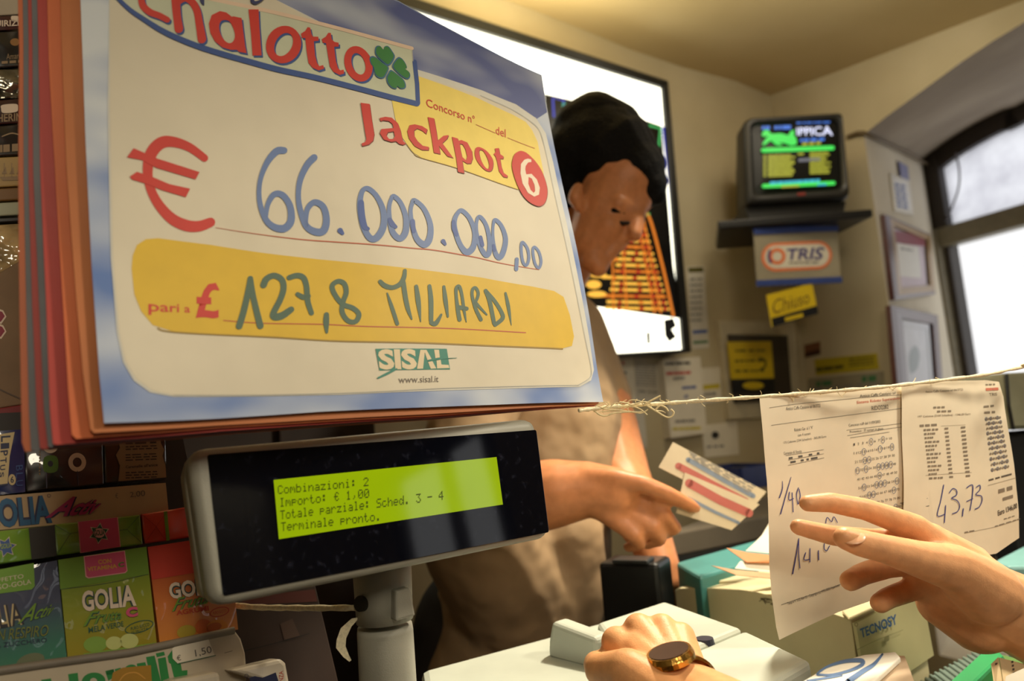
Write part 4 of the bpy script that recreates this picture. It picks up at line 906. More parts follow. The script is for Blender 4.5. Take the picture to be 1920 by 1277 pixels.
i_tk = paint('thermal_grey', (92, 88, 84)); i_tkp = paint('thermal_dark', (62, 60, 60)); i_pen = paint('pen_blue', (54, 62, 138)); i_tr = paint('thermal_red', (204, 120, 100)); i_ring = paint('ring_blue_grey', (104, 112, 140))
T1 = vplane(1430, 750, 0.652, (6500, 320), 0); T2 = vplane(1720, 722, 0.690, (5200, 420), 0)
def crease(pl, o, seed, amp, curl):
    def f(p):
        q = p - o; x = q.dot(pl.u); y = q.dot(pl.v)
        w = math.sin(x * 42 + y * 30 + seed) * .35 + math.sin(x * 95 - y * 50 + seed * 2) * .2 + abs(math.sin(x * 30 - y * 38 + seed * 3)) * .5 + math.sin(y * 70 + seed) * 0.15
        k = min(1, max(0, -y) / 0.03)
        return pl.n * (amp * w * k + curl * y * y * 10)
    return f
def zoomgfx(mb, pl, *z_): return Gfx(mb, pl, 0.00025).zoom(*z_)
mb = MB(); a1 = zoomgfx(mb, T1, 1420, 700, 5.994)
g = Gfx(mb, T1, 0.00025)
g.fill([(1424, 747), (1480, 743), (1560, 735), (1640, 727), (1708, 721), (1716, 745), (1722, 790), (1735, 860), (1750, 950), (1757, 1010), (1750, 1062), (1640, 1128), (1580, 1150), (1530, 1174), (1470, 1204), (1463, 1180), (1452, 1120), (1446, 1060), (1441, 960), (1438, 900), (1433, 850)], m_tick, 0)
for l in ([(135, 388), (400, 350), (900, 300), (1300, 262), (1740, 235)], [(155, 585), (600, 525), (1100, 460), (1750, 378)], [(1000, 640), (1400, 590), (1790, 542)], [(1010, 700), (1430, 628), (1800, 585)], [(1040, 725), (1480, 660)], [(325, 925), (745, 858)], [(350, 975), (745, 905)], [(345, 1035), (750, 950)]): a1.stroke(l, 4, i_tk, 1)
a1.text('Antico Caffe Cassiano tel 06/3723', [(320, 380), (705, 345), (705, 380), (320, 418)], i_tk, 1)
a1.text('Antico Caffe Cassiano tel', [(1150, 240), (1550, 205), (1550, 235), (1150, 272)], i_tk, 1); a1.text('Sistema Ridotto Superenalotto', [(1112, 310), (1605, 262), (1605, 300), (1112, 355)], i_tr, 1, 0.01); a1.text('RIDO2282', [(1275, 370), (1465, 350), (1470, 398), (1280, 418)], i_tk, 1)
a1.text('Ridotto Gar. al 1 "4"', [(420, 618), (622, 590), (628, 625), (424, 655)], i_tk, 1); a1.text('con 4 numeri', [(460, 680), (598, 660), (600, 690), (462, 712)], i_tk, 1); a1.text('173 Colonne (234 Schedine) - 365,00 Euro', [(300, 768), (772, 695), (775, 728), (304, 800)], i_tk, 1)
a1.text('Garanzie di Vincita', [(300, 885), (498, 858), (500, 890), (304, 918)], i_tk, 1); a1.words([(355, 945), (735, 880), (740, 900), (358, 965)], i_tk, 1, 4, 0.4); a1.words([(370, 990), (745, 925), (748, 945), (374, 1012)], i_tk, 1, 4, 0.5)
a1.text('Concorso n.69 del 11/09/2003', [(1020, 570), (1370, 525), (1374, 556), (1024, 600)], i_tkp, 1); a1.text('Pronostico : 37 numeri in gioco', [(1035, 645), (1405, 605), (1408, 640), (1038, 680)], i_tkp, 1)
circ = {(0, 4), (0, 7), (1, 2), (1, 6), (1, 9), (2, 2), (2, 3), (3, 0), (3, 2), (3, 5), (3, 6), (3, 7), (3, 8), (4, 5), (5, 1), (5, 4), (5, 5), (5, 6), (5, 9), (6, 2), (6, 3), (6, 8), (8, 3), (8, 4), (8, 5), (8, 8)}
HG = homog([(1055, 755), (1510, 680), (1640, 1560), (1185, 1660)])
for r in range(9):
    for c in range(10):
        x, y = HG((c + .5) / 10, (r + .5) / 9.2); x -= 20 * 0
        n_ = str(r * 10 + c + 1); wd_ = 9 if len(n_) == 1 else 16
        a1.text(n_, [(x - wd_, y - 12), (x + wd_, y - 15), (x + wd_, y + 12), (x - wd_, y + 15)], i_tk, 1)
        if (r, c) in circ: a1.ellipse(x, y, 24, 40, i_ring, 2, hole=(19, 34), n=18)
g2 = Gfx(mb, T1, 0.00025).zoom(1420, 880, 3.756)
for pts, w in (([(152, 200), (172, 140), (174, 85)], [7, 6, 4]), ([(162, 315), (200, 170), (234, 55)], [7, 6, 4]), ([(222, 160), (218, 215), (250, 205)], 6), ([(240, 165), (250, 300)], 6), ([(285, 130), (272, 180), (284, 245), (298, 190), (290, 140)], 6)): g2.stroke(pts, w, i_pen, 2)
for pts, w in (([(262, 740), (285, 600), (300, 490)], [8, 7, 5]), ([(300, 490), (302, 600), (312, 700)], 6), ([(350, 590), (340, 640), (380, 635)], 6), ([(380, 560), (380, 655)], 6), ([(438, 575), (440, 640)], 7), ([(480, 520), (478, 560), (495, 575), (515, 540)], 6), ([(490, 380), (500, 340), (530, 370), (545, 335), (570, 375)], 5)): g2.stroke(pts, w, i_pen, 2)
g2.stroke([(190, 962), (350, 905), (600, 815)], 3, i_tk, 1); g2.text('Totip 6 V. 5.02 Rev 02 - Copyright (c) 1992-2002 Hyperlotto', [(230, 945), (590, 808), (598, 832), (238, 970)], i_tk, 1)
g2.stroke([(1010, 240), (1202, 205)], 4, i_tk, 1); g2.text('Numero Schedine', [(1020, 236), (1155, 212), (1157, 232), (1022, 256)], i_tkp, 1); g2.stroke([(1060, 285), (1215, 258)], 4, i_tk, 1); g2.words([(1078, 258), (1105, 254), (1105, 266), (1078, 270)], i_tk, 1, 1)
refine(mb, 0.009, crease(T1, T1.hit(1560, 738), 1.0, 0.0016, -0.015), (T1.u, T1.v))
o = mb.build('lottery_ticket', smooth=True); tag(o, 'creased ticket with ringed numbers and blue pen notes, nearest on the string', 'ticket')
i_tk = paint('thermal_soft', (138, 126, 110)); i_tkp = paint('thermal_soft_dark', (96, 88, 80))
mb = MB(); g = Gfx(mb, T2, 0.00025)
g.fill([(1690, 724), (1710, 722), (1752, 716), (1800, 714), (1850, 713), (1873, 716), (1882, 745), (1890, 800), (1902, 870), (1917, 960), (1922, 1010), (1880, 1040), (1800, 1052), (1700, 1060)], m_tick, 0)
b1 = g.zoom(1700, 690, 8.727); b2 = g.zoom(1700, 820, 5.804)
b1.text('Antico Caffe Cassiano tel 06/3723', [(300, 372), (912, 332), (915, 370), (304, 408)], i_tk, 1, 0.01); b1.words([(1285, 262), (1450, 255), (1455, 280), (1290, 287)], i_tk, 1, 3); b1.words([(1285, 330), (1500, 318), (1505, 362), (1290, 375)], i_tr, 1, 2, 0.95); b1.text('TRIS', [(1340, 412), (1470, 402), (1475, 450), (1345, 462)], i_tk, 1)
for y, x0, x1 in ((625, 430, 630), (690, 490, 735)): b1.words([(x0, y + 8), (x1, y), (x1, y + 30), (x0, y + 38)], i_tk, 1, 3)
b1.text('197 Colonne (2100 Schedine) - 1346,00 Euro', [(188, 780), (1025, 735), (1028, 775), (190, 822)], i_tk, 1, 0.01)
b1.words([(1245, 620), (1440, 600), (1442, 632), (1247, 652)], i_tk, 1, 2); b1.words([(1255, 715), (1465, 700), (1467, 735), (1258, 750)], i_tk, 1, 2); b1.words([(215, 928), (520, 910), (524, 945), (218, 965)], i_tk, 1, 3); b1.stroke([(560, 950), (950, 930)], 4, i_tk, 1)
for i in range(13):
    y = 1000 + i * 66; x = 280 + i * 9
    b1.words([(x, y), (x + 250 - (i % 3) * 50, y - 12), (x + 250 - (i % 3) * 50, y + 20), (x, y + 32)], i_tk, 1, 4); b1.words([(x + 340, y - 22), (x + 400, y - 26), (x + 400, y + 6), (x + 340, y + 10)], i_tk, 1, 1, 1); b1.words([(x + 600, y - 40), (x + 670, y - 46), (x + 670, y - 14), (x + 600, y - 8)], i_tk, 1, 1, 1)
b1.stroke([(330, 1760), (1080, 1710)], 5, i_tk, 1)
HG = homog([(1270, 800), (1540, 770), (1690, 1650), (1400, 1720)])
for r in range(11):
    for c in range(7):
        x, y = HG((c + .5) / 7, (r + .5) / 11)
        if (r * 7 + c * 3) % 5 < 2: b1.ellipse(x, y, 24, 32, i_ring, 1, hole=(15, 22), n=12)
        b1.words([(x - 14, y - 16), (x + 14, y - 18), (x + 14, y + 14), (x - 14, y + 16)], i_tk, 2, 1, 1)
for pts, w in (([(425, 520), (395, 690), (362, 855), (440, 840)], [10, 9, 9, 9]), ([(448, 745), (440, 930)], 10), ([(485, 605), (520, 560), (560, 580), (560, 630), (510, 665), (570, 690), (602, 750), (580, 810), (525, 835)], 10), ([(645, 780), (640, 862)], [12, 10]), ([(670, 550), (715, 520), (738, 540), (735, 680), (722, 798)], 10), ([(678, 700), (745, 670)], 9), ([(775, 545), (812, 522), (818, 570), (775, 625), (835, 640), (850, 690), (825, 760), (780, 785)], 10)): b2.stroke(pts, w, i_pen, 2)
b2.words([(905, 460), (1185, 380), (1188, 398), (908, 478)], i_tkp, 1, 3); b2.stroke([(905, 525), (1200, 440)], 4, i_tk, 1); b2.words([(1015, 570), (1185, 520), (1190, 565), (1022, 612)], i_tk, 1, 2); b2.words([(1070, 660), (1180, 625), (1185, 660), (1075, 695)], i_tk, 1, 1, 1)
b2.text('Euro 1346,00', [(1030, 800), (1230, 712), (1238, 785), (1038, 870)], i_tkp, 1, 0.03); b2.words([(1100, 890), (1225, 850), (1225, 860), (1102, 902)], i_tk, 1, 3); b2.stroke([(680, 1050), (1000, 985), (1280, 890)], 4, i_tk, 1); b2.words([(680, 1035), (810, 1012), (812, 1028), (682, 1052)], i_tk, 1, 2); b2.words([(1010, 970), (1275, 885), (1276, 898), (1012, 985)], i_tk, 1, 5)
refine(mb, 0.010, crease(T2, T2.hit(1800, 716), 2.3, 0.0014, -0.025), (T2.u, T2.v))
o = mb.build('lottery_ticket', smooth=True); tag(o, 'ticket with blue pen figures 43,73 hanging behind the nearest one', 'ticket')
# cord tied round the display post, with a loose tape end
ct = thing('tied_cord', 'cream cord stretched behind the display to its post, with a loose tape end', 'cord', P(560, 1140, .57))
mb = MB(); cc = catmull([P(380, 1128, .60), P(470, 1138, .59), P(560, 1140, .58), P(668, 1140, .556)], n=8); mb.tube(cc, [0.0024 + 0.0003 * math.sin(i * 2.1) for i in range(len(cc))], m_str, 8); mb.build('cord', ct, smooth=True)
mb = MB(); pth = [(668, 1160, .556), (650, 1178, .552), (641, 1200, .550), (640, 1215, .550), (650, 1232, .55), (658, 1241, .55)]; wdt = [14, 18, 16, 16, 9, 2]
L_, R_ = [], []
for (x, y, d), w in zip(pth, wdt): L_.append(P(x - w / 2 - 2, y, d)); R_.append(P(x + w / 2, y - 3, d + .004))
mb.grid([L_, R_], m_str); mb.build('tape_end', ct, smooth=True)

# ================================================================== COUNTER
m_cnt = mat('counter_laminate', (64, 52, 42), 0.5, 0.1, 8); m_cntd = mat('counter_front', (52, 40, 32), 0.55, 0.1, 8)
cn = thing('shop_counter', 'dark shop counter under the display, terminal and printer', 'counter', (0.3, 0.8, 0))
_cu = Vector((0.80, -0.60, 0)); 
mb = MB(); mb.box((0.34, 0.66, HC - 0.02), 2.0, 0.72, 0.04, m_cnt, rz=math.radians(-8)); mb.build('counter_top', cn, bevel=0.004)
mb = MB(); mb.box((0.34, 0.66, (HC - 0.04) / 2), 1.92, 0.64, HC - 0.04, m_cntd, rz=math.radians(-8)); mb.build('counter_body', cn)
# low dark cabinet along the back of the room
bcz = 1.055
bk_ = hplane(bcz)
bc = thing('back_counter', 'dark low counter along the wall behind the clerk', 'counter', bk_.hit(1400, 930))
f0, f1 = bk_.hit(1226, 1006), bk_.hit(1455, 924)
dv = WLD * 0.30
mb = MB(); mb.prism([Vector((p.x, p.y, bcz)) for p in (f0, f1, f1 + dv + _u * -0.05, f0 + dv)], (0, 0, -0.04), mat('back_counter_top', (92, 84, 72), 0.35, 0.1, 12)); mb.build('counter_top', bc, bevel=0.004)
mb = MB(); ins = WLD * 0.02
mb.prism([Vector((p.x, p.y, bcz - 0.04)) for p in (f0 + ins, f1 + ins, f1 + dv + _u * -0.05, f0 + dv)], (0, 0, -(bcz - 0.04)), mat('back_counter_body', (24, 24, 22), 0.5)); mb.build('cabinet', bc)
m_bx = mat('blue_box', (38, 52, 110), 0.45, 0.08)
bb = thing('blue_box', 'open blue box on the back counter behind the held slips', 'box', bk_.hit(1390, 905))
c0_ = bk_.hit(1385, 912); mb = MB()
def obox(mb, c, sx, sy, h, m, wall=0.004, axes=(WLD, _u)):
    X, Y = axes; Z = Vector((0, 0, 1)); q = lambda a, b, z: c + X * (a * sx / 2) + Y * (b * sy / 2) + Z * z
    mb.prism([q(-1, -1, 0), q(1, -1, 0), q(1, 1, 0), q(-1, 1, 0)], Z * wall, m)
    for a, b in (((-1, -1), (1, -1)), ((1, -1), (1, 1)), ((1, 1), (-1, 1)), ((-1, 1), (-1, -1))):
        n_ = (Z.cross((X * (b[0] - a[0]) + Y * (b[1] - a[1])))).normalized() * wall
        mb.prism([q(*a, 0), q(*b, 0), q(*b, h), q(*a, h)], n_, m)
obox(mb, c0_ + Vector((0, 0, 0.0005)), 0.13, 0.16, 0.055, m_bx); mb.build('box_body', bb)
mb = MB(); mb.tube([c0_ + Vector((0, 0, 0.006)), c0_ + Vector((0, 0, 0.05))], [0.035, 0.03], mat('dark_roll', (26, 28, 40), 0.6), 16); mb.build('lining', bb)
dk = thing('black_card_reader', 'black boxy device on the counter behind the fist', 'device', P(1200, 1150, 0.96))
dkp = P(1197, 1120, 0.985)
mb = MB(); mb.box((dkp.x, dkp.y, (1.062 + HC) / 2), 0.085, 0.06, 1.062 - HC, mat('black_device', (16, 17, 18), 0.4), rz=-0.5); mb.build('casing', dk, bevel=0.006)
mb = MB(); mb.box((dkp.x - 0.005, dkp.y - 0.02, 1.064), 0.05, 0.03, 0.006, mat('device_keys', (34, 36, 36), 0.5), rz=-0.5); mb.build('key_pad', dk, bevel=0.002)

# ================================================================== TICKET TERMINAL
m_ter = mat('terminal_grey', (186, 192, 180), 0.5, 0.03, 30, 0.15, 1200); m_ter2 = mat('terminal_grey_dark', (150, 152, 144), 0.5, 0.04, 30)
tz = 1.020; lz = 1.046
tp_ = hplane(tz); lp_ = hplane(lz)
te = thing('ticket_terminal', 'pale grey ticket terminal on the counter under the resting fist', 'terminal', (tp_.hit(1250, 1200).x, tp_.hit(1250, 1200).y, HC))
def flat(z, pts): h = hplane(z); return [h.hit(*p) for p in pts]
mb = MB(); mb.prism(flat(tz, [(790, 1257), (1000, 1201), (1150, 1160), (1250, 1136), (1400, 1200), (1490, 1258), (1300, 1420), (812, 1420)]), (0, 0, HC - tz + 0.002), m_ter); mb.build('base', te, bevel=0.006)
mb = MB(); mb.prism(flat(lz, [(1118, 1167), (1246, 1126), (1393, 1177), (1300, 1216), (1235, 1245), (1150, 1215)]), (0, 0, -0.022), m_ter); mb.build('lid', te, bevel=0.006, seg=3)
mb = MB(); mb.prism(flat(lz - 0.002, [(1302, 1220), (1397, 1180), (1522, 1238), (1440, 1285), (1380, 1330), (1240, 1262)]), (0, 0, -0.03), m_ter); mb.build('housing', te, bevel=0.006, seg=3)
mb = MB(); a_, b_ = P(1061, 1156, .745), P(1146, 1187, .70); dn = Vector((0, 0, -1)); nrm = (b_ - a_).cross(dn).normalized() * 0.022
if nrm.dot(CAM - a_) < 0: nrm = -nrm
mb.prism([a_ + (b_ - a_) * -0.12 - Vector((0, 0, 0.022)), a_, b_, Vector((b_.x, b_.y, tz - 0.002)), Vector((a_.x, a_.y, tz - 0.002)) + (b_ - a_) * -0.16], nrm, m_ter); mb.build('side_lip', te, bevel=0.005, seg=3)
mb = MB(); nc = lp_.hit(1321, 1199, ); mb.tube([nc + Vector((0, 0, -0.004)), nc + Vector((0, 0, 0.0012))], [0.009, 0.008], mat('notch_dark', (38, 40, 60), 0.4), 16); mb.build('lid_catch', te)
mb = MB(); sl = Plane(P(1480, 1250, 0.60), DP.u, (0, 0, 1))
q = flat(lz - 0.012, [(1452, 1222), (1512, 1245), (1430, 1300), (1400, 1300)])
mb.prism([p + Vector((0.002, -0.004, -0.004)) for p in q], (0, 0, -0.05), m_ter2); mb.build('paper_slot', te, bevel=0.003)

# ================================================================== PRINTER
m_cream = mat('printer_cream', (204, 194, 156), 0.5, 0.03, 30, 0.12, 1000); m_teal = mat('printer_teal', (66, 132, 130), 0.5, 0.04, 30, 0.12, 1200)
m_grn = mat('tray_green', (34, 140, 78), 0.45, 0.05); m_rib = mat('rib_grey_green', (96, 112, 102), 0.5, 0.05)
pz = 1.032
A_p, B_p = flat(pz, [(1265, 1093), (1596, 1160)]); 
E_p = flat(pz, [(1660, 1128)])[0]; rd_ = (E_p - B_p).normalized()
sidev = (B_p - A_p); sdir = sidev.normalized()
SPn = Plane(A_p, sdir, (0, 0, 1))
pr = thing('receipt_printer', 'cream receipt printer with a teal rear cover behind the hanging tickets', 'printer', (B_p.x, B_p.y, HC))
tops = [(1265, 1107), (1272, 1103), (1340, 1103), (1385, 1105), (1420, 1110), (1452, 1118), (1520, 1137), (1585, 1158), (1596, 1164)]
prof = [SPn.hit(*p) for p in tops]
prof = prof + [Vector((B_p.x, B_p.y, HC)), Vector((A_p.x, A_p.y, HC))]
mb = MB(); mb.prism(prof, rd_ * 0.17, m_cream); mb.build('body', pr, bevel=0.003)
FP = Plane(B_p - sdir * -0.0, rd_, (0, 0, 1))
mb = MB(); fz0 = 0.955
mb.prism([B_p + Vector((0, 0, -0.004)) + sdir * 0.0005, B_p + rd_ * 0.17 + Vector((0, 0, -0.004)) + sdir * 0.0005, B_p + rd_ * 0.17 + Vector((0, 0, fz0 - pz)) + sdir * 0.004, B_p + Vector((0, 0, fz0 - pz)) + sdir * 0.004], sdir * 0.004, mat('printer_face', (178, 174, 132), 0.5, 0.03, 30))
g = Gfx(mb, Plane(FP.o + FP.n * 0.0092, FP.u, FP.v), 0.0003).zoom(1400, 1100, 3.692)
g.text('TECNOSY', [(780, 292), (1032, 188), (1045, 258), (792, 358)], paint('maker_blue', (36, 84, 140)), 1, 0.03)
g.ellipse(757, 262, 13, 15, paint('maker_dot', (120, 110, 80)), 1, hole=(8, 10)); g.stroke([(765, 435), (900, 370), (1080, 300)], 4, paint('face_line', (140, 138, 100)), 1); g.fill([(950, 350), (985, 338), (985, 372), (950, 390)], paint('face_line', (140, 138, 100)), 1)
mb.build('front_panel', pr)
mb = MB(); q = flat(pz + 0.001, [(1579, 1151), (1641, 1132), (1650, 1140), (1592, 1166)])
mb.prism(q, (0, 0, 0.004), m_cream); mb.build('top_ledge', pr, bevel=0.0015)
mb = MB(); g = Gfx(mb, Plane(SPn.o + SPn.n * 0.0004, SPn.u, SPn.v), 0.0003); rs = random.Random(11)
for i in range(9): x, y = 1422 + rs.uniform(0, 24), 1116 + rs.uniform(0, 12) + i * 0.8; g.stroke([(x, y), (x + rs.uniform(3, 8), y + rs.uniform(-3, 4)), (x + rs.uniform(6, 12), y + rs.uniform(0, 5))], 1.6, paint('scuff', (104, 92, 64)), 1)
mb.build('scuff_marks', pr)
# teal rear cover
mb = MB(); tzz = 1.05
q = flat(tzz, [(1268, 1055), (1426, 1011), (1470, 1000), (1500, 1026), (1312, 1081)])
mb.prism(q, (0, 0, HC - tzz), m_teal); mb.build('rear_cover', pr, bevel=0.004)
mb = MB(); q = flat(pz + 0.006, [(1312, 1088), (1340, 1072), (1460, 1072), (1470, 1092)]); mb.prism(q, (0, 0, -0.03), m_cream); mb.build('paper_guide', pr, bevel=0.002)
# ribbed panel and green tray in front of the printer
rb = thing('ribbed_unit', 'low grey-green ribbed unit in front of the printer', 'unit', flat(0.93, [(1720, 1250)])[0])
mb = MB(); q = flat(0.93, [(1640, 1320), (1716, 1284), (1848, 1214), (1890, 1240), (1780, 1340)])
mb.prism(q, (0, 0, HC - 0.93), m_rib); mb.build('unit_body', rb)
for i in range(16):
    t = i / 15; mb = MB(); a_, b_ = q[1].lerp(q[2], t), q[0].lerp(q[3], t) if False else q[1].lerp(q[2], t) + (q[4] - q[1]) * 0.9
    mb.tube([a_ + Vector((0, 0, 0.001)), b_ + Vector((0, 0, 0.001))], 0.002, m_rib, 6); mb.build('rib', rb, smooth=True)
gt = thing('green_tray', 'bright green tray holding paper slips at the right edge', 'tray', P(1860, 1260, 0.60))
gz = 1.0; q = flat(gz, [(1768, 1290), (1842, 1222), (1864, 1212), (1882, 1228), (1812, 1296)])
mb = MB(); mb.prism(q, (0, 0, HC - gz), m_grn); mb.build('tray_rim', gt, bevel=0.003)
q2 = flat(gz - 0.02, [(1812, 1296), (1882, 1228), (1990, 1260), (1960, 1400), (1830, 1380)]); mb = MB(); mb.prism(q2, (0, 0, HC - gz + 0.02), mat('tray_olive', (78, 112, 52), 0.5)); mb.build('tray_floor', gt)
m_cs = mat('cream_slip', (226, 202, 158), 0.7, 0.05)
def slip(name, pts, m, label, cat, th=0.0006, draw=None, group=None):
    mb = MB(); v = [P(*p) for p in pts]; n_ = (v[1] - v[0]).cross(v[2] - v[1]).normalized()
    if n_.dot(CAM - v[0]) < 0: n_ = -n_
    mb.prism(v, -n_ * th, m)
    if draw: draw(Gfx(mb, Plane(v[0], v[1] - v[0], v[2] - v[1]), 0.0003))
    return tag(mb.build(name), label, cat, group)
def dS(g):
    for i in range(5): g.words([(1866 + i * 1.2, 1244 + i * 7), (1872 + i * 1.2, 1243 + i * 7), (1872 + i * 1.2, 1247 + i * 7), (1866 + i * 1.2, 1248 + i * 7)], i_tkp, 1, 1)
slip('paper_slip', [(1858, 1245, .57), (1872, 1232, .575), (1882, 1290, .54), (1866, 1300, .53)], m_cs, 'narrow cream slip with dark marks standing in the green tray', 'slip', draw=dS)
def dS2(g):
    for i in range(6): g.words([(1896 + i * 1.0, 1240 + i * 7), (1901 + i, 1239 + i * 7), (1901 + i, 1243 + i * 7), (1896 + i, 1244 + i * 7)], i_tkp, 1, 1)
slip('paper_slip', [(1874, 1233, .58), (1925, 1246, .585), (1930, 1300, .545), (1884, 1296, .54)], m_cs, 'wider cream slip leaning in the green tray at the picture edge', 'slip', draw=dS2)
slip('paper_slip', [(1886, 1268, .54), (1922, 1252, .55), (1928, 1300, .52), (1880, 1300, .52)], mat('white_slip', (236, 230, 214), 0.6), 'bright white slip lying lowest in the green tray', 'slip')
# second teal unit at the far right, and a pale machine behind the tickets
mb = MB(); q = flat(1.03, [(1862, 1052), (1925, 1020), (1960, 1010), (1990, 1060), (1890, 1062)])
tt = thing('teal_unit', 'pale teal machine edge behind the wrist at the right', 'machine', q[0])
mb.prism(q, (0, 0, HC - 1.03), mat('pale_teal', (112, 158, 158), 0.45)); mb.build('casing', tt, bevel=0.004)
pm = thing('pale_monitor', 'pale grey-green machine back standing behind the second ticket', 'monitor', P(1930, 800, 0.90))
MP = vplane(1900, 740, 1.12, (6000, 350))
mb = MB(); slab(mb, MP, [MP.hit(*p) for p in ((1880, 700), (2060, 690), (2070, 800), (1893, 806))], 0.10, mat('monitor_grey', (172, 172, 148), 0.55), 0.006, 0.006); mb.build('casing', pm, smooth=True, merge=True)
mb = MB(); mb.tube([MP.hit(1884, 702, .003), MP.hit(1888, 760, .003), MP.hit(1897, 806, .003)], 0.0025, m_dark, 6); mb.build('seam', pm)
mb = MB(); s0 = MP.hit(1985, 806, -0.05); mb.box((s0.x, s0.y, (s0.z + HC) / 2), 0.13, 0.07, s0.z - HC, mat('monitor_stand', (34, 36, 40), 0.5), rz=-0.1); mb.build('stand', pm, bevel=0.006)
# paper on the printer, behind the nearest ticket
m_whp = mat('bright_paper', (246, 240, 222), 0.6, 0.02)
mb = MB(); L_ = [P(1398, 1033, .86), P(1412, 1020, .865), P(1428, 1004, .875), P(1440, 984, .885), P(1452, 962, .89)]; R_ = [P(1490, 1042, .86), P(1495, 1026, .87), P(1500, 1008, .88), P(1505, 988, .89), P(1510, 966, .895)]
mb.grid([L_, R_], m_whp); tag(mb.build('paper_slip', smooth=True), 'curled bright white paper rising from the printer behind the ticket', 'paper')
slip('betting_card', [(1362, 1027, .862), (1402, 1036, .85), (1500, 1046, .84), (1500, 1056, .835), (1402, 1052, .84), (1408, 1040, .846)][:4] + [(1400, 1054, .838)], mat('orange_card', (206, 122, 52), 0.6, 0.1, 50), 'orange and brown card lying on the printer paper', 'card')
slip('betting_card', [(1378, 1066, .835), (1388, 1052, .842), (1500, 1058, .84), (1500, 1078, .83)], m_whp, 'white card under the orange one on the printer', 'card')
slip('betting_card', [(1334, 1060, .842), (1375, 1068, .832), (1500, 1080, .822), (1500, 1090, .815), (1380, 1078, .825)], mat('tan_card', (190, 140, 92), 0.6, 0.1, 50), 'tan pointed card lowest of the cards on the printer', 'card')
# carton with blue lettering in front
cz = 1.062
cb_ = thing('small_carton', 'white carton with a blue ring letter on top, lying before the printer', 'carton', flat(cz, [(1600, 1270)])[0])
tq = flat(cz, [(1480, 1292), (1562, 1243), (1617, 1228), (1679, 1222), (1688, 1232), (1655, 1262), (1600, 1310)])
mb = MB(); mb.prism(tq, (0, 0, -0.004), mat('carton_white', (232, 228, 216), 0.55, 0.03)); g = Gfx(mb, hplane(cz + 0.0002), 0.0002).zoom(1400, 1100, 3.692)
cbl = paint('carton_blue', (72, 108, 156)); g.stroke([(490, 605), (560, 555), (680, 518), (790, 512), (800, 540), (720, 580), (600, 610), (520, 612)], [14, 16, 24, 30, 26, 20, 16, 14], cbl, 1, True)
g.stroke([(940, 470), (880, 540), (800, 590), (700, 660)], [14, 26, 34, 40], cbl, 1); g.stroke([(420, 654), (560, 632), (660, 616)], [14, 16, 10], cbl, 1)
mb.build('top_flap', cb_, bevel=0.001)
mb = MB(); sq = flat(cz - 0.005, [(1600, 1312), (1657, 1264), (1681, 1229), (1696, 1230), (1706, 1256), (1722, 1300), (1690, 1420), (1560, 1440), (1500, 1330)])
mb.prism(sq, (0, 0, HC - cz + 0.006), mat('carton_board', (190, 166, 138), 0.75, 0.08)); mb.build('carton_body', cb_)

# ================================================================== SWEETS RACK AT THE LEFT
RP = vplane(200, 1150, 0.525, (2500, 685), 8)
m_film = 1.0
def pk(name, rgb, **k): return mat('pack_' + name, rgb, 0.35, 0.06, 30, 1.0, 18, coat=1.0, bdist=0.022, **k)
def two_pack(name, ca, cb, y0, y1):
    """printed pack that fades from one colour to another down its face"""
    m = bpy.data.materials.new('pack_' + name); m.use_nodes = True; nt = m.node_tree; b = nt.nodes['Principled BSDF']
    tc = nt.nodes.new('ShaderNodeTexCoord'); sp = nt.nodes.new('ShaderNodeSeparateXYZ'); cr = nt.nodes.new('ShaderNodeValToRGB')
    nt.links.new(tc.outputs['Generated'], sp.inputs[0]); nt.links.new(sp.outputs[2], cr.inputs[0]); nt.links.new(cr.outputs[0], b.inputs['Base Color'])
    e = cr.color_ramp.elements; e[0].position = y0; e[0].color = C3(*ca); e[1].position = y1; e[1].color = C3(*cb)
    n2 = nt.nodes.new('ShaderNodeTexNoise'); n2.inputs['Scale'].default_value = 18; nt.links.new(tc.outputs['Object'], n2.inputs['Vector'])
    bp = nt.nodes.new('ShaderNodeBump'); bp.inputs['Strength'].default_value = 1.0; bp.inputs['Distance'].default_value = 0.022
    nt.links.new(n2.outputs['Fac'], bp.inputs['Height']); nt.links.new(bp.outputs['Normal'], b.inputs['Coat Normal'])
    b.inputs['Coat Weight'].default_value = 0.9; b.inputs['Coat Roughness'].default_value = 0.04; b.inputs['Roughness'].default_value = 0.4
    return m
def pack(name, pl, quad, m, depth, label, cat, draw=None, group=None, z_=None, bevel=0.0012):
    t = thing(name, label, cat, pl.hit(*[sum(q[i] for q in quad) / 4 for i in (0, 1)]) - pl.n * depth / 2, group)
    mb = MB(); v = [pl.hit(*q) for q in quad]; mb.prism(v, -pl.n * depth, m)
    if draw:
        g = Gfx(mb, Plane(pl.o + pl.n * 0.0003, pl.u, pl.v), 0.00018)
        draw(g.zoom(*z_) if z_ else g)
    mb.build('box_body', t, bevel=bevel)
    return t
def zq(pts, x0, y0, k): return [(x0 + x / k, y0 + y / k) for x, y in pts]
Z3 = (0, 800, 6.0); Z4 = (0, 960, 4.028); Z5 = (240, 960, 4.028)
GR = 'sweet boxes in the display rack'
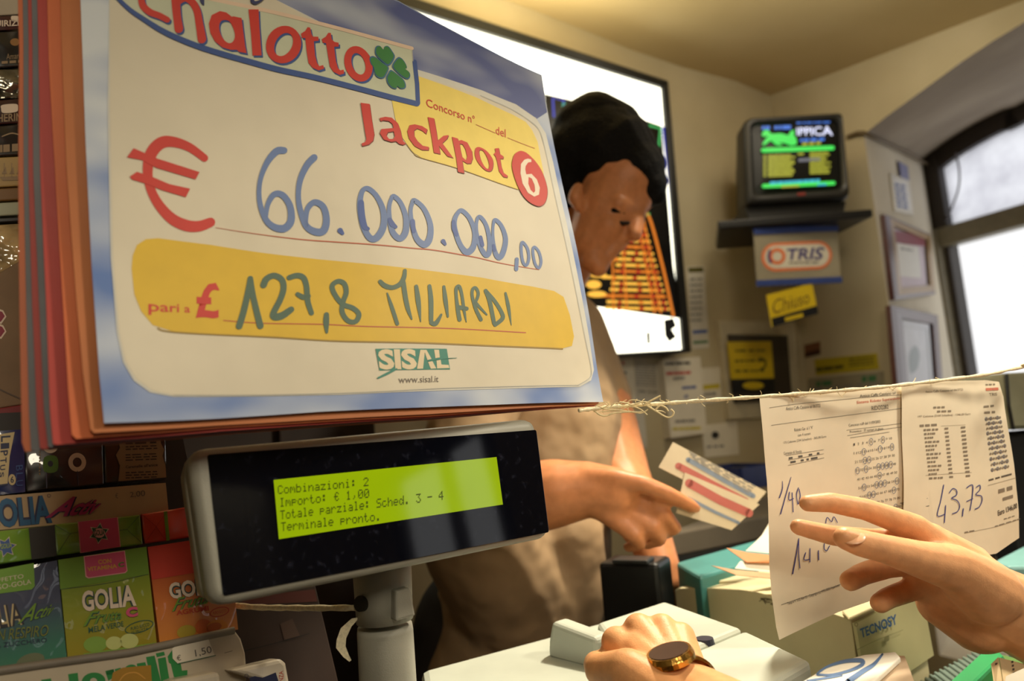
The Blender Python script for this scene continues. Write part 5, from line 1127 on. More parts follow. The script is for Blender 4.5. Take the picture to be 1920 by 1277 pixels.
ol_g = paint('pack_outline', (34, 62, 58)); p_wh = paint('pack_white', (214, 196, 176)); p_grn = paint('pack_green', (104, 140, 30)); p_pnk = paint('pack_pink', (196, 72, 108)); p_gold = paint('pack_gold', (206, 152, 60)); p_pl = paint('pack_pink_edge', (226, 160, 160)); p_dg = paint('pack_dark_green', (36, 84, 62)); p_lime = paint('pack_lime', (150, 170, 60)); p_mag = paint('pack_magenta', (186, 50, 112)); p_nvy = paint('pack_navy', (28, 34, 70)); p_crm = paint('pack_cream', (196, 176, 130)); p_brn = paint('pack_tan', (140, 116, 84))
def outlined(g, s, quad, m1, m2, ly, b1, b2, sh=0.0):
    g.text(s, quad, m2, ly, b2, sh); g.text(s, quad, m1, ly + 1, b1, sh)
def star(g, cx, cy, R, r, m, ly, rot=0.1):
    g.fill([(cx + (R if i % 2 == 0 else r) * math.sin(rot + i * math.pi / 6), cy - (R if i % 2 == 0 else r) * math.cos(rot + i * math.pi / 6)) for i in range(12)], m, ly)
def d_green(g):
    g.stroke([(455, 585), (800, 540), (1120, 470)], 3, ol_g, 1)
    g.fill([(440, 362), (1105, 262), (1122, 470), (455, 585)], p_grn, 1)
    g.fill([(630, 335), (942, 292), (962, 445), (945, 462), (665, 502), (645, 490)], p_pl, 2); g.fill([(638, 340), (936, 298), (955, 442), (940, 456), (668, 494), (652, 482)], p_pnk, 3)
    g.text('CON', [(738, 362), (838, 352), (840, 386), (742, 396)], p_gold, 4, 0.03); g.text('VITAMINA', [(656, 418), (880, 392), (884, 424), (660, 450)], p_gold, 4, 0.03); outlined(g, 'C', [(888, 382), (935, 376), (938, 414), (892, 420)], p_grn, ol_g, 4, 0.01, 0.05)
    outlined(g, 'GOLIA', [(612, 600), (1015, 545), (1030, 710), (625, 755)], p_wh, ol_g, 2, 0.03, 0.075)
    outlined(g, 'Frutta', [(655, 752), (915, 742), (915, 808), (625, 868)], p_grn, p_dg, 4, 0.0, 0.03, 0.3); outlined(g, 'C', [(945, 725), (1035, 712), (1042, 788), (952, 800)], p_pnk, ol_g, 4, 0.06, 0.09)
    g.text('MELA VERDE', [(665, 872), (930, 825), (932, 862), (668, 916)], p_dg, 3, 0.01)
    for c in ((860, 990, 62, 50), (975, 975, 70, 56)): g.ellipse(*c, paint('apple_pale', (190, 196, 120)), 2, -0.1)
    g.ellipse(720, 1000, 90, 60, paint('apple_green', (124, 160, 60)), 1, -0.1); g.fill([(630, 1070), (1180, 985), (1185, 1000), (640, 1120)], paint('apple_green', (124, 160, 60)), 1)
    g.ellipse(1050, 868, 112, 44, p_dg, 2, -0.28, (105, 38)); g.text('PURO SUCCO', [(985, 872), (1125, 835), (1128, 858), (988, 896)], p_dg, 3); g.text('DI FRUTTA', [(990, 905), (1115, 870), (1118, 888), (995, 922)], p_dg, 3)
pack('sweet_box', RP, zq([(440, 362), (1105, 262), (1185, 1000), (515, 1140)], *Z4), two_pack('apple', (150, 138, 18), (120, 144, 30), 0.15, 0.8), 0.022, 'green apple sweet box with a pink flap label, cellophane wrapped', 'sweet box', d_green, GR, Z4)
def d_left(g):
    g.fill([(-190, 470), (255, 385), (262, 560), (240, 585), (-180, 640)], paint('lime_flap', (112, 156, 50)), 1); g.text('EFFETTO', [(-40, 505), (175, 468), (178, 500), (-38, 535)], p_wh, 2); g.text('RILASSO-GOLA', [(-190, 580), (232, 508), (236, 542), (-188, 622)], p_wh, 2)
    outlined(g, 'GOLIA', [(-260, 740), (155, 685), (185, 850), (-230, 920)], paint('pack_coal', (38, 34, 44)), p_crm, 1, 0.01, 0.06)
    outlined(g, 'Activ', [(170, 690), (425, 690), (380, 780), (130, 850)], p_grn, p_nvy, 3, 0.01, 0.05, 0.3)
    outlined(g, 'GRAN RESPIRO', [(-170, 905), (368, 850), (362, 935), (-170, 985)], paint('olive_lime', (112, 122, 40)), p_nvy, 3, 0.0, 0.035, 0.15); g.text('SENZA ZUCCHERO', [(-190, 1010), (352, 948), (354, 982), (-188, 1046)], p_nvy, 3)
    g.ellipse(230, 1130, 110, 60, paint('pack_blur_brown', (104, 112, 84)), 1, -0.3)
pack('sweet_box', RP, zq([(-200, 490), (430, 365), (508, 1138), (-120, 1290)], *Z4), two_pack('mint', (52, 118, 96), (60, 66, 92), 0.2, 0.62), 0.022, 'dark blue-green throat sweet box at the left edge of the rack', 'sweet box', d_left, GR, Z4)
def d_or(g):
    g.fill([(148, 265), (760, 170), (772, 415), (180, 512)], paint('pack_red', (184, 48, 26)), 1)
    outlined(g, 'GOLIA', [(300, 540), (720, 470), (730, 610), (320, 660)], p_wh, ol_g, 2, 0.03, 0.075)
    outlined(g, 'Frutta', [(350, 650), (620, 610), (600, 690), (330, 755)], p_grn, p_dg, 3, 0.0, 0.03, 0.3)
    g.text('AGRUMI', [(360, 745), (605, 708), (610, 745), (365, 782)], paint('pack_brick', (176, 60, 26)), 3, 0.03)
    g.ellipse(690, 755, 75, 36, paint('pack_brick', (176, 60, 26)), 2, -0.25, (68, 30)); g.text('PURO SUCCO', [(640, 755), (740, 735), (742, 755), (642, 775)], paint('pack_brick', (176, 60, 26)), 3)
    for c, m_ in (((570, 870, 62, 62), paint('orange_fruit', (190, 92, 24))), ((670, 865, 80, 50), paint('peach_fruit', (206, 130, 40))), ((440, 905, 72, 50), paint('lemon_fruit', (170, 150, 40)))): g.ellipse(*c, m_, 2, -0.2)
    g.ellipse(650, 868, 56, 32, paint('orange_fruit2', (176, 88, 30)), 3, -0.2)
pack('sweet_box', RP, zq([(148, 265), (760, 170), (832, 888), (240, 995)], *Z5), two_pack('citrus', (206, 128, 48), (178, 84, 30), 0.1, 0.7), 0.022, 'orange citrus sweet box half behind the display', 'sweet box', d_or, GR, Z5)
R2 = RP.back(0.010)
def d_star(g):
    g.fill([(585, 75), (890, 40), (912, 262), (605, 312)], p_pl, 1); g.fill([(592, 76), (884, 42), (906, 264), (612, 308)], p_pnk, 2)
    star(g, 748, 162, 82, 46, p_wh, 3); star(g, 748, 162, 70, 42, p_dg, 4); g.ellipse(748, 160, 42, 36, p_pl, 5); g.text('GOLIA', [(708, 138), (785, 132), (787, 176), (710, 182)], p_dg, 6, 0.03)
    for l in ([(405, 95), (530, 165), (430, 322)], [(1060, 20), (958, 132), (1078, 240)], [(530, 165), (600, 150)], [(958, 132), (900, 140)]): g.stroke(l, 3, ol_g, 1, smooth=False)
pack('sweet_box', R2, zq([(405, 95), (1060, 18), (1082, 245), (428, 330)], *Z4), pk('green_top', (104, 142, 34)), 0.022, 'green sweet box end with a star on its pink band, above the apple box', 'sweet box', d_star, GR, Z4)
def d_redt(g):
    for l in ([(1068, 15), (1180, 110), (1258, 0)], [(1180, 110), (1240, 200)], [(1095, 235), (1180, 110)]): g.stroke(l, 3, paint('pack_brick2', (140, 36, 22)), 1, smooth=False)
    g.fill([(1236, -2), (1262, -6), (1282, 214), (1256, 218)], p_grn, 1)
pack('sweet_box', R2, zq([(1068, 15), (1560, -62), (1590, 168), (1095, 240)], *Z4), pk('red_top', (190, 52, 30)), 0.022, 'red sweet box end above the citrus box', 'sweet box', d_redt, GR, Z4)
def d_lt(g):
    g.fill([(215, 122), (412, 100), (428, 332), (238, 360)], paint('pack_black_foil', (30, 26, 22), coat=0.8), 1)
    star(g, 45, 265, 84, 44, p_wh, 2, 0.3); star(g, 45, 265, 72, 40, paint('star_blue', (60, 88, 146)), 3, 0.3); g.text('GOLIA', [(0, 245), (85, 232), (90, 268), (5, 282)], p_lime, 4, 0.02, 0.2)
pack('sweet_box', R2, zq([(-250, 168), (412, 98), (426, 335), (-230, 425)], *Z4), pk('lime_top', (116, 158, 52)), 0.022, 'lime sweet box end with a blue star at the left edge', 'sweet box', d_lt, GR, Z4)
# header card with big lettering
R3 = RP.back(0.014)
def d_hd(g):
    outlined(g, 'GOLIA', [(-240, 830), (560, 765), (590, 1085), (-200, 1165)], paint('header_blue', (24, 84, 124)), p_nvy, 1, 0.03, 0.075)
    outlined(g, 'Activ', [(640, 770), (1170, 820), (1070, 980), (500, 1035)], paint('header_magenta', (150, 34, 84)), p_nvy, 3, 0.03, 0.07, 0.3)
    g.ellipse(550, 778, 22, 18, p_nvy, 2, 0, (18, 14)); g.text('€', [(1295, 752), (1325, 748), (1328, 806), (1298, 810)], i_tkp, 2); g.text('2,00', [(1460, 738), (1630, 715), (1634, 790), (1464, 805)], i_tkp, 2)
pack('header_card', R3, zq([(-180, 795), (1865, 632), (1900, 985), (-180, 1180)], *Z3), mat('header_board', (176, 150, 112), 0.5, 0.04, 20, coat=0.4), 0.012, 'cream tray header with big blue and magenta lettering and a 2,00 price', 'card', d_hd, None, Z3)
R4 = RP.back(0.028)
def d_lol(g):
    g.ellipse(868, 402, 100, 106, p_wh, 1, 0, (50, 54)); g.ellipse(566, 215, 88, 84, p_wh, 1, 0, (44, 44)); g.fill([(498, 345), (640, 340), (640, 500), (498, 505)], paint('lol_green', (74, 110, 26)), 1, smooth=True); g.ellipse(566, 418, 30, 34, paint('pack_coal', (38, 34, 44)), 2); g.stroke([(870, 500), (882, 660)], 10, paint('lol_stick', (66, 66, 88)), 1); g.stroke([(520, 510), (526, 690)], 12, paint('lol_stick', (66, 66, 88)), 1); g.words([(440, 260), (455, 260), (455, 550), (440, 550)], p_brn, 1, 1, 0.9) if False else None
    for i in range(8): g.fill([(438, 270 + i * 36), (454, 269 + i * 36), (454, 290 + i * 36), (438, 291 + i * 36)], p_brn, 1)
pack('sweet_box', R4, zq([(275, 40), (1155, 20), (1175, 650), (290, 740)], *Z3), pk('black_lol', (16, 16, 22)), 0.03, 'black sweet box with two white rings and a green label', 'sweet box', d_lol, GR, Z3)
def d_lab(g):
    ol_b = paint('label_line', (44, 34, 26))
    sh_ = [(1330, 140), (1800, 110), (1812, 190), (1850, 260), (1830, 330), (1862, 430), (1870, 575), (1330, 618), (1345, 440), (1300, 320), (1345, 240)]
    g.fill([(x + (x - 1590) * 0.03, y + (y - 370) * 0.02) for x, y in sh_], ol_b, 1); g.fill(sh_, p_brn, 2); g.stroke(sh_, 6, ol_b, 3, True, smooth=False)
    for y, n_, h in ((165, 3, 22), (210, 5, 12), (238, 5, 12), (300, 4, 12), (330, 5, 12), (360, 4, 12), (500, 5, 12), (530, 6, 12), (560, 5, 12)): g.words([(1410, y + 14), (1780, y), (1781, y + h), (1411, y + h + 14)], ol_b, 4, n_)
    g.text('Caramelle all\'anice', [(1410, 440), (1770, 412), (1772, 446), (1412, 472)], ol_b, 4, 0.02)
pack('sweet_box', R4, zq([(1165, 100), (1865, 40), (1880, 590), (1180, 640)], *Z3), pk('dark_label', (34, 28, 22)), 0.03, 'brown sweet packet with a curvy cream label of small print', 'sweet box', d_lab, GR, Z3)
def d_eu(g):
    g.fill([(-200, 120), (165, 60), (110, 330), (85, 640), (-200, 680)], p_crm, 1); g.fill([(-200, 690), (85, 645), (80, 660), (-200, 705)], p_nvy, 2)
    g.text('EUCALIPTUS', [(-5, -560), (120, -560), (70, 575), (-40, 575)], p_nvy, 2, 0.0) if False else None
    for i, c in enumerate('LIPTUS'): g.text(c, [(118 - i * 15, 100 + i * 82), (118 - i * 15, 165 + i * 80), (10 - i * 3, 175 + i * 80), (10 - i * 3, 108 + i * 82)], p_nvy, 2, 0.02)
    g.ellipse(135, 598, 42, 62, p_crm, 2); g.text('6', [(115, 560), (155, 558), (155, 632), (118, 635)], p_nvy, 3, 0.02)
    for i, c in enumerate('BLU'): g.text(c, [(255, 430 + i * 85), (255, 495 + i * 85), (180, 500 + i * 85), (180, 440 + i * 85)], paint('eu_blue', (40, 70, 130)), 2)
pack('sweet_box', R4, zq([(-200, 60), (270, 30), (285, 735), (-200, 790)], *Z3), pk('blue_eu', (22, 38, 92)), 0.03, 'deep blue sweet box with sideways dark letters on cream', 'sweet box', d_eu, GR, Z3)
# white tray front with green lettering and a price tag
RF = Plane(RP.o + RP.n * 0.012, RP.u, RP.v)
tr = thing('display_tray', 'white sweets tray front with big green letters and a price tag', 'tray', RF.hit(200, 1290))
m_try = mat('tray_white', (196, 182, 158), 0.5, 0.04)
v = [RF.hit(*p) for p in ((-60, 1268), (85, 1243), (240, 1224), (440, 1182), (452, 1198), (460, 1225), (463, 1262), (462, 1300), (458, 1322), (-60, 1372))]
mb = MB(); mb.prism(v, -RP.n * 0.03, m_try); tray_mb = mb
mb = MB(); mb.tube([RF.hit(-60, 1266, .001), RF.hit(85, 1245, .001), RF.hit(240, 1224, .001), RF.hit(438, 1182, .001)], 0.0028, mat('tray_lip', (128, 120, 108), 0.5), 8); mb.build('lip', tr, smooth=True)
mb = tray_mb; g = Gfx(mb, RF, 0.0003); t_gr = paint('tray_green_ink', (38, 132, 62)); zt = g.zoom(200, 1160, 5.333); zt2 = g.zoom(0, 1170, 8.727)
zt.fill([(392, 385), (478, 370), (545, 640), (445, 640)], t_gr, 1); zt.fill([(490, 348), (572, 330), (582, 366), (500, 386)], t_gr, 1); zt.fill([(510, 400), (588, 384), (632, 640), (545, 640)], t_gr, 1)
zt.fill([(608, 380), (660, 305), (668, 380), (700, 440), (740, 452), (752, 520), (806, 515), (806, 580), (720, 606), (670, 580), (640, 452), (620, 440)], t_gr, 1)
zt.fill([(300, 450), (385, 435), (395, 470), (305, 490)], t_gr, 1); zt.ellipse(240, 500, 60, 40, t_gr, 1, -0.2); zt.fill([(80, 505), (140, 490), (150, 560), (90, 560)], t_gr, 1); zt.fill([(0, 520), (70, 505), (72, 560), (0, 560)], t_gr, 1)
zt2.fill([(1112, 822), (1270, 798), (1300, 1100), (1150, 1100)], t_gr, 1); zt2.ellipse(1530, 940, 195, 145, t_gr, 1, -0.1, (60, 60)); zt2.fill([(1720, 770), (1860, 738), (1880, 860), (1770, 930)], t_gr, 1); zt2.fill([(670, 915), (830, 890), (860, 1000), (690, 1000)], t_gr, 1)
zt.fill([(40, 640), (60, 540), (160, 490), (440, 465), (450, 640)], paint('tray_ochre', (168, 124, 30)), 2); zt.stroke([(115, 640), (180, 560), (290, 540), (380, 600)], 14, p_gold, 3)
zt.stroke([(1178, 344), (1255, 322)], 5, i_tkp, 1)
mb.build('tray_front', tr, bevel=0.0015)
mb = MB(); RT_ = Plane(RF.o + RF.n * 0.0012, RF.u, RF.v); zz = Gfx(mb, RT_, 0.0003).zoom(200, 1160, 5.333)
tg = [(655, 300), (685, 275), (1015, 198), (1080, 368), (710, 448), (660, 400)]
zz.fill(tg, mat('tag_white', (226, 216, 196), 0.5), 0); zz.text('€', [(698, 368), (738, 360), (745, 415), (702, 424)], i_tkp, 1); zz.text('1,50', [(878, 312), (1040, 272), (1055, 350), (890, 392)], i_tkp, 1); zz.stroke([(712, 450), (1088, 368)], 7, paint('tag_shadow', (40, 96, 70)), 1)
mb.build('price_tag', tr)
RG = Plane(RP.o + RP.n * 0.03, RP.u, RP.v)
def d_wp(g):
    g.fill([(1425, 590), (1480, 575), (1560, 590), (1690, 538), (1722, 640), (1640, 700), (1450, 680)], p_nvy, 1); g.ellipse(1398, 572, 20, 20, p_nvy, 1, 0, (16, 16))
    g.text('SENZA', [(1722, 690), (1722, 530), (1765, 520), (1770, 690)], paint('pack_scarlet', (176, 50, 40)), 1)
pack('mint_pack', RG, zq([(1235, 520), (1750, 400), (1800, 450), (1850, 720)], 200, 1160, 5.333), mat('mint_white', (206, 194, 174), 0.4, 0.04, coat=0.4), 0.02, 'white mint pack with a navy logo and red side text', 'mint pack', d_wp, None, (200, 1160, 5.333), 0.003)
pack('mint_pack', RG, zq([(520, 740), (640, 620), (1130, 530), (1160, 720)], 200, 1160, 5.333), mat('mint_white', (206, 194, 174), 0.4, 0.04, coat=0.4), 0.02, 'white mint pack mostly below the picture, left of the navy-logo pack', 'mint pack', None, None, None, 0.003)
# dark brown cartons behind the rack
m_bc = mat('dark_carton', (52, 34, 26), 0.6, 0.12); m_bc2 = mat('dark_carton_flap', (74, 52, 42), 0.6, 0.1)
BP = RP.back(0.08)
def d_bx(g): g.fill([(525, 1170), (548, 1160), (562, 1192), (533, 1200)], m_bc2, 1); g.stroke([(440, 1225), (520, 1205), (580, 1188)], 1.5, paint('carton_gap', (18, 12, 10)), 1); g.fill([(450, 1120), (590, 1105), (595, 1128), (450, 1135)], paint('carton_redbrown', (86, 32, 26)), 1)
pack('brown_carton', BP, [(430, 1100), (590, 1090), (640, 1300), (440, 1330)], m_bc, 0.05, 'dark brown carton in the gap between the rack and the post', 'carton', d_bx)
# rack frame that carries the trays
rk = thing('sweets_rack', 'dark stepped rack that holds the sweet boxes on the counter', 'rack', Vector((RP.hit(200, 1200).x, RP.hit(200, 1200).y, HC)))
m_rk = mat('rack_dark', (30, 24, 22), 0.6, 0.1)
def rquad(pl, y0, y1, x0=-80, x1=445): return [pl.hit(x0, y0), pl.hit(x1, y0 - 60), pl.hit(x1, y1 - 60), pl.hit(x0, y1)]
mb = MB(); bp_ = RP.back(0.068); mb.prism([bp_.hit(*p) for p in ((-120, 780), (330, 760), (430, 1240), (-100, 1340))], -RP.n * 0.006, m_rk); mb.build('back_board', rk)
mb = MB(); q = [RP.hit(-60, 1330), RP.hit(440, 1255)]; zb = min(p.z for p in q) - 0.055
fl_ = [Vector((p.x, p.y, zb)) for p in (q[0] + RP.n * 0.01, q[1] + RP.n * 0.01, q[1] - RP.n * 0.08, q[0] - RP.n * 0.08)]
mb.prism(fl_, (0, 0, HC - zb), m_rk); mb.build('plinth', rk)
for i, (pl, y) in enumerate(((RP.back(0.0), 0),)): pass
# tall shelf of sweets at the far left
SP_ = vplane(25, 420, 0.66, (2500, 685), 3)
GS = 'packets stacked on the left shelf'
def shelfbox(y0, y1, m, label, draw=None, cat='packet', name='sweet_packet', x0=-60, x1=62, slope=0.10, depth=0.05):
    q = [(x0, y0 + slope * 40), (x1, y0 - slope * 40 * 0.6), (x1 + 1, y1 - slope * 30), (x0, y1 + slope * 40)]
    return pack(name, SP_, q, m, depth, label, cat, draw, GS)
shelfbox(-45, 28, mat('pk_pale', (172, 160, 140), 0.5), 'pale grey packet topmost on the left shelf')
def d_s1(g): g.text('LIQUIRIZIA', [(-35, 40), (48, 36), (48, 50), (-35, 54)], p_wh, 1, 0.02); g.fill([(22, 30), (44, 32), (46, 40), (24, 40)], p_wh, 1, smooth=True)
shelfbox(30, 56, pk('maroon', (60, 18, 22)), 'maroon packet with pale letters, second on the left shelf', d_s1)
def d_s2(g): g.ellipse(28, 79, 9, 7, paint('emblem_gold', (140, 96, 36)), 1); g.text('Amarelli', [(12, 101), (46, 98), (46, 109), (12, 112)], p_brn, 1); g.words([(3, 115), (47, 112), (47, 117), (3, 120)], p_brn, 1, 3)
shelfbox(58, 126, pk('coal', (16, 13, 14)), 'black packet with a small gold emblem on the left shelf', d_s2)
shelfbox(129, 184, mat('foil_bag', (120, 116, 104), 0.18, 0.5, 60, 1.0, 60, metal=0.8, bdist=0.01), 'crumpled shiny foil bag between black packets on the left shelf')
def d_s3(g): g.fill([(4, 197), (30, 195), (34, 203), (30, 210), (6, 212), (2, 204)], p_wh, 1, smooth=True); g.text('LICHERINI', [(-30, 216), (46, 211), (46, 226), (-30, 231)], p_brn, 1, 0.02)
shelfbox(186, 232, pk('maroon2', (48, 14, 18)), 'dark maroon packet with a white oval on the left shelf', d_s3)
def d_s4(g): g.stroke([(4, 256), (22, 250), (40, 254)], 2.5, p_brn, 1); g.words([(0, 272), (38, 269), (38, 283), (0, 286)], p_brn, 1, 3)
shelfbox(234, 292, pk('coal2', (20, 14, 14)), 'black packet with a thin arc above the ship label', d_s4)
def d_s5(g):
    for x in (8, 22, 36): g.stroke([(x, 332), (x, 306)], 1.5, p_brn, 1); g.fill([(x - 5, 326), (x + 5, 326), (x + 3, 312)], p_brn, 1)
    g.fill([(0, 332), (44, 330), (40, 338), (5, 339)], p_brn, 1)
shelfbox(294, 350, mat('ship_label', (164, 136, 80), 0.5), 'tan packet printed with a sailing ship on the left shelf', d_s5)
shelfbox(352, 376, mat('ochre_strip', (112, 78, 30), 0.5), 'ochre packet edge under the ship packet')
shelfbox(379, 404, mat('pale_green_strip', (156, 160, 136), 0.5), 'pale greenish packet edge on the left shelf')
shelfbox(407, 417, m_dark, 'black shelf board above the clear bag', None, 'shelf', 'shelf_board')
shelfbox(420, 510, mat('clear_bag', (176, 152, 108), 0.15, 0.35, 50, 1.0, 50, coat=1, bdist=0.01), 'glossy clear bag of pale sweets on the brown carton')
def d_s6(g):
    for y in (592, 620): g.fill([(-6, y - 14), (6, y - 10), (12, y + 2), (2, y + 16), (-8, y + 10)], p_wh, 1); g.fill([(-6, y - 10), (4, y - 7), (9, y + 1), (1, y + 12), (-8, y + 6)], paint('carton_crimson', (132, 24, 52)), 2)
    g.stroke([(-60, 700), (10, 735), (56, 755)], 2.5, paint('carton_fold', (84, 66, 50)), 1)
pack('brown_carton', Plane(SP_.o + SP_.n * 0.02, SP_.u, SP_.v), [(-60, 545), (56, 478), (58, 756), (-60, 775)], mat('kraft_carton', (126, 102, 76), 0.7, 0.08), 0.07, 'plain brown carton with crimson marks at the left edge', 'carton', d_s6)
pack('red_box', Plane(SP_.o + SP_.n * 0.03, SP_.u, SP_.v), [(-60, 774), (54, 757), (58, 800), (-60, 822)], mat('red_box', (116, 18, 24), 0.5), 0.08, 'dark red box edge under the brown carton', 'box')
us = thing('shelf_unit', 'dark tall shelf unit behind the packets at the left edge', 'shelf', Vector((SP_.hit(0, 800).x, SP_.hit(0, 800).y, HC)) - SP_.n * 0.12)
sb = SP_.back(0.085); mb = MB(); b0, b1 = sb.hit(-260, 500), sb.hit(70, 480)
mb.prism([Vector((b0.x, b0.y, HC)), Vector((b1.x, b1.y, HC)), Vector((b1.x, b1.y, 1.95)), Vector((b0.x, b0.y, 1.95))], -Vector((SP_.n.x, SP_.n.y, 0)) * 0.03, m_rk); mb.build('back_panel', us)

# dark cabinet standing against the left wall, behind the display
cbm = mat('cabinet_walnut', (44, 30, 24), 0.55, 0.2, 14)
kb = thing('wall_cabinet', 'dark brown cabinet against the wall, seen between the rack and the display post', 'cabinet', (-0.75, 1.05, 0))
cq = [WL.hit(60, 900), WL.hit(640, 900)]; ca, cb2 = Vector((cq[0].x, cq[0].y, 0)) + Vector((WL.n.x, WL.n.y, 0)) * 0.02, Vector((cq[1].x, cq[1].y, 0)) + Vector((WL.n.x, WL.n.y, 0)) * 0.02
nw = Vector((WL.n.x, WL.n.y, 0)).normalized()
mb = MB(); mb.prism([ca, cb2, cb2 + nw * 0.22, ca + nw * 0.22], (0, 0, 1.42), cbm); mb.build('carcass', kb, bevel=0.004)
for k in range(3):
    p0 = ca.lerp(cb2, (k + .03) / 3) + nw * 0.221; p1 = ca.lerp(cb2, (k + .97) / 3) + nw * 0.221
    mb = MB(); mb.prism([p0 + Vector((0, 0, .08)), p1 + Vector((0, 0, .08)), p1 + Vector((0, 0, 1.38)), p0 + Vector((0, 0, 1.38))], nw * 0.018, cbm); mb.build('door', kb, bevel=0.003)

# ================================================================== PEOPLE
def skin_mat(name, rgb, k=0.08):
    return mat(name, rgb, 0.45, k, 90, 0.25, 700, sss=0.12, bdist=0.0006, spec=0.25)
m_sk1 = skin_mat('skin_clerk', (188, 124, 82)); m_sk2 = skin_mat('skin_reach', (222, 164, 118)); m_sk3 = skin_mat('skin_fist', (224, 162, 110))
m_nail = mat('nail', (226, 172, 134), 0.32, 0.03, 60)
m_hair = mat('black_hair', (9, 7, 6), 0.7, 0.3, 180, 1.0, 260, spec=0.15, bdist=0.003)
m_shirt = mat('taupe_shirt', (150, 124, 92), 0.8, 0.14, 9, 1.0, 11, bdist=0.02)
m_trs = mat('dark_trousers', (40, 36, 36), 0.8, 0.1)
def nail(parent, p, n, along, l, w):
    n = n.normalized(); a = (along - n * along.dot(n)).normalized(); b = n.cross(a)
    bm = bmesh.new(); ellipsoid(bm, p - parent_origin(parent), (a * l, b * w, n * 0.0012), 14)
    me = bpy.data.meshes.new('thumb_nail'); bm.to_mesh(me); bm.free(); me.materials.append(m_nail)
    me.polygons.foreach_set('use_smooth', [True] * len(me.polygons))
    o = bpy.data.objects.new('nail', me); COL.objects.link(o); o.parent = parent; return o
# ---- the clerk
hip = P(930, 1240, 1.22)
ck = thing('person', 'dark-haired clerk in a taupe shirt bending over behind the counter, holding out slips', 'person', (hip.x, hip.y, 0))
fl = lambda p, z: Vector((p.x, p.y, z))
hip_l, hip_r = hip + Vector((-0.09, -0.03, 0)), hip + Vector((0.08, 0.06, 0))
chains = [
    ch((1122, 302, 1.31, .083), (1168, 340, 1.28, .070)), ch((1168, 340, 1.28, .066), (1140, 400, 1.262, .060), (1112, 455, 1.250, .046), (1112, 488, 1.225, .022)),
    ch((1196, 378, 1.250, .026), (1196, 402, 1.240, .014), (1190, 440, 1.215, .0125)), ch((1160, 452, 1.232, .018), (1146, 474, 1.222, .012)), ch((1140, 484, 1.222, .010), (1122, 500, 1.218, .018)),
    ch((1186, 388, 1.235, .016), (1160, 384, 1.215, .018)), ch((1140, 425, 1.222, .026), (1120, 450, 1.225, .022)),
    ch((1080, 362, 1.222, .012), (1084, 386, 1.220, .010)), ch((1084, 352, 1.222, .010), (1078, 372, 1.219, .013)),
    ch((1098, 410, 1.325, .058), (1040, 520, 1.37, .060), (990, 610, 1.37, .075)),
    ch((975, 640, 1.36, .12), (1000, 780, 1.30, .135), (975, 980, 1.25, .125), (940, 1230, 1.22, .13)),
    # near arm, reaching to the right
    ch((940, 640, 1.20, .062), (870, 820, 1.06, .050), (850, 960, 0.985, .045), (960, 940, .965, .050), (1040, 925, .955, .046), (1096, 918, .948, .038)),
    ch((1096, 918, .948, .038), (1150, 924, .940, .034)), 
    ch((1092, 904, .945, .024), (1200, 912, .942, .0135), (1256, 930, .936, .0108), (1304, 954, .931, .0085)),
    ch((1100, 915, .945, .024), (1190, 936, .936, .0135), (1246, 966, .922, .0108), (1266, 990, .932, .0092), (1244, 1002, .946, .0082)),
    ch((1100, 925, .942, .022), (1174, 958, .930, .0132), (1224, 992, .916, .0105), (1238, 1012, .926, .009), (1212, 1020, .940, .008)),
    ch((1098, 930, .940, .020), (1150, 974, .924, .0125), (1190, 1005, .912, .0098), (1200, 1021, .920, .0085), (1178, 1026, .934, .0075)),
    ch((1100, 900, .936, .020), (1150, 898, .922, .0145), (1206, 908, .914, .0120), (1256, 928, .913, .0105), (1298, 950, .919, .0088)),
    # far arm, resting behind the machines
    ch((1060, 620, 1.42, .062), (1122, 760, 1.36, .064), (1158, 900, 1.24, .058), (1215, 1000, 1.13, .036), (1240, 1066, 1.08, .029)),
    ch((1240, 1066, 1.08, .029), (1246, 1092, 1.07, .026)), ch((1252, 1090, 1.07, .018), (1262, 1124, 1.065, .010), (1260, 1146, 1.065, .008)), ch((1246, 1092, 1.065, .018), (1248, 1130, 1.055, .010), (1248, 1152, 1.055, .008)), ch((1240, 1092, 1.065, .016), (1234, 1128, 1.055, .010), (1235, 1150, 1.055, .008)), ch((1234, 1090, 1.07, .016), (1222, 1122, 1.06, .009), (1223, 1142, 1.06, .008)),
    ch((1234, 1078, 1.075, .016), (1216, 1096, 1.06, .0105), (1210, 1116, 1.055, .009)),
    [(hip, .13), (hip_l + Vector((0, 0, -.08)), .085), (fl(hip_l, 0.5), .058), (fl(hip_l, 0.1), .042), (fl(hip_l, 0.035) + Vector((.08, -.12, 0)), .033)],
    [(hip, .13), (hip_r + Vector((0, 0, -.08)), .085), (fl(hip_r, 0.5), .058), (fl(hip_r, 0.1), .042), (fl(hip_r, 0.035) + Vector((.08, -.12, 0)), .033)],
]
skin('body', chains, m_sk1, 0.0042, ck, 5)
skin('hair', [ch((1126, 291, 1.312, .0945)), ch((1090, 304, 1.315, .082), (1080, 342, 1.318, .066), (1076, 400, 1.335, .05)), ch((1150, 302, 1.29, .086), (1180, 325, 1.275, .064), (1206, 346, 1.262, .042), (1232, 366, 1.254, .017)), ch((1165, 275, 1.30, .062), (1196, 312, 1.285, .050), (1220, 342, 1.270, .030), (1236, 366, 1.258, .013)), ch((1088, 242, 1.31, .052), (1116, 226, 1.30, .052), (1154, 240, 1.30, .048))], m_hair, 0.004, ck, 4)
skin('eyebrow', [ch((1150, 394, 1.2035, .0042), (1168, 399, 1.2105, .0048), (1184, 405, 1.221, .003))], m_hair, 0.0015, ck, 2)
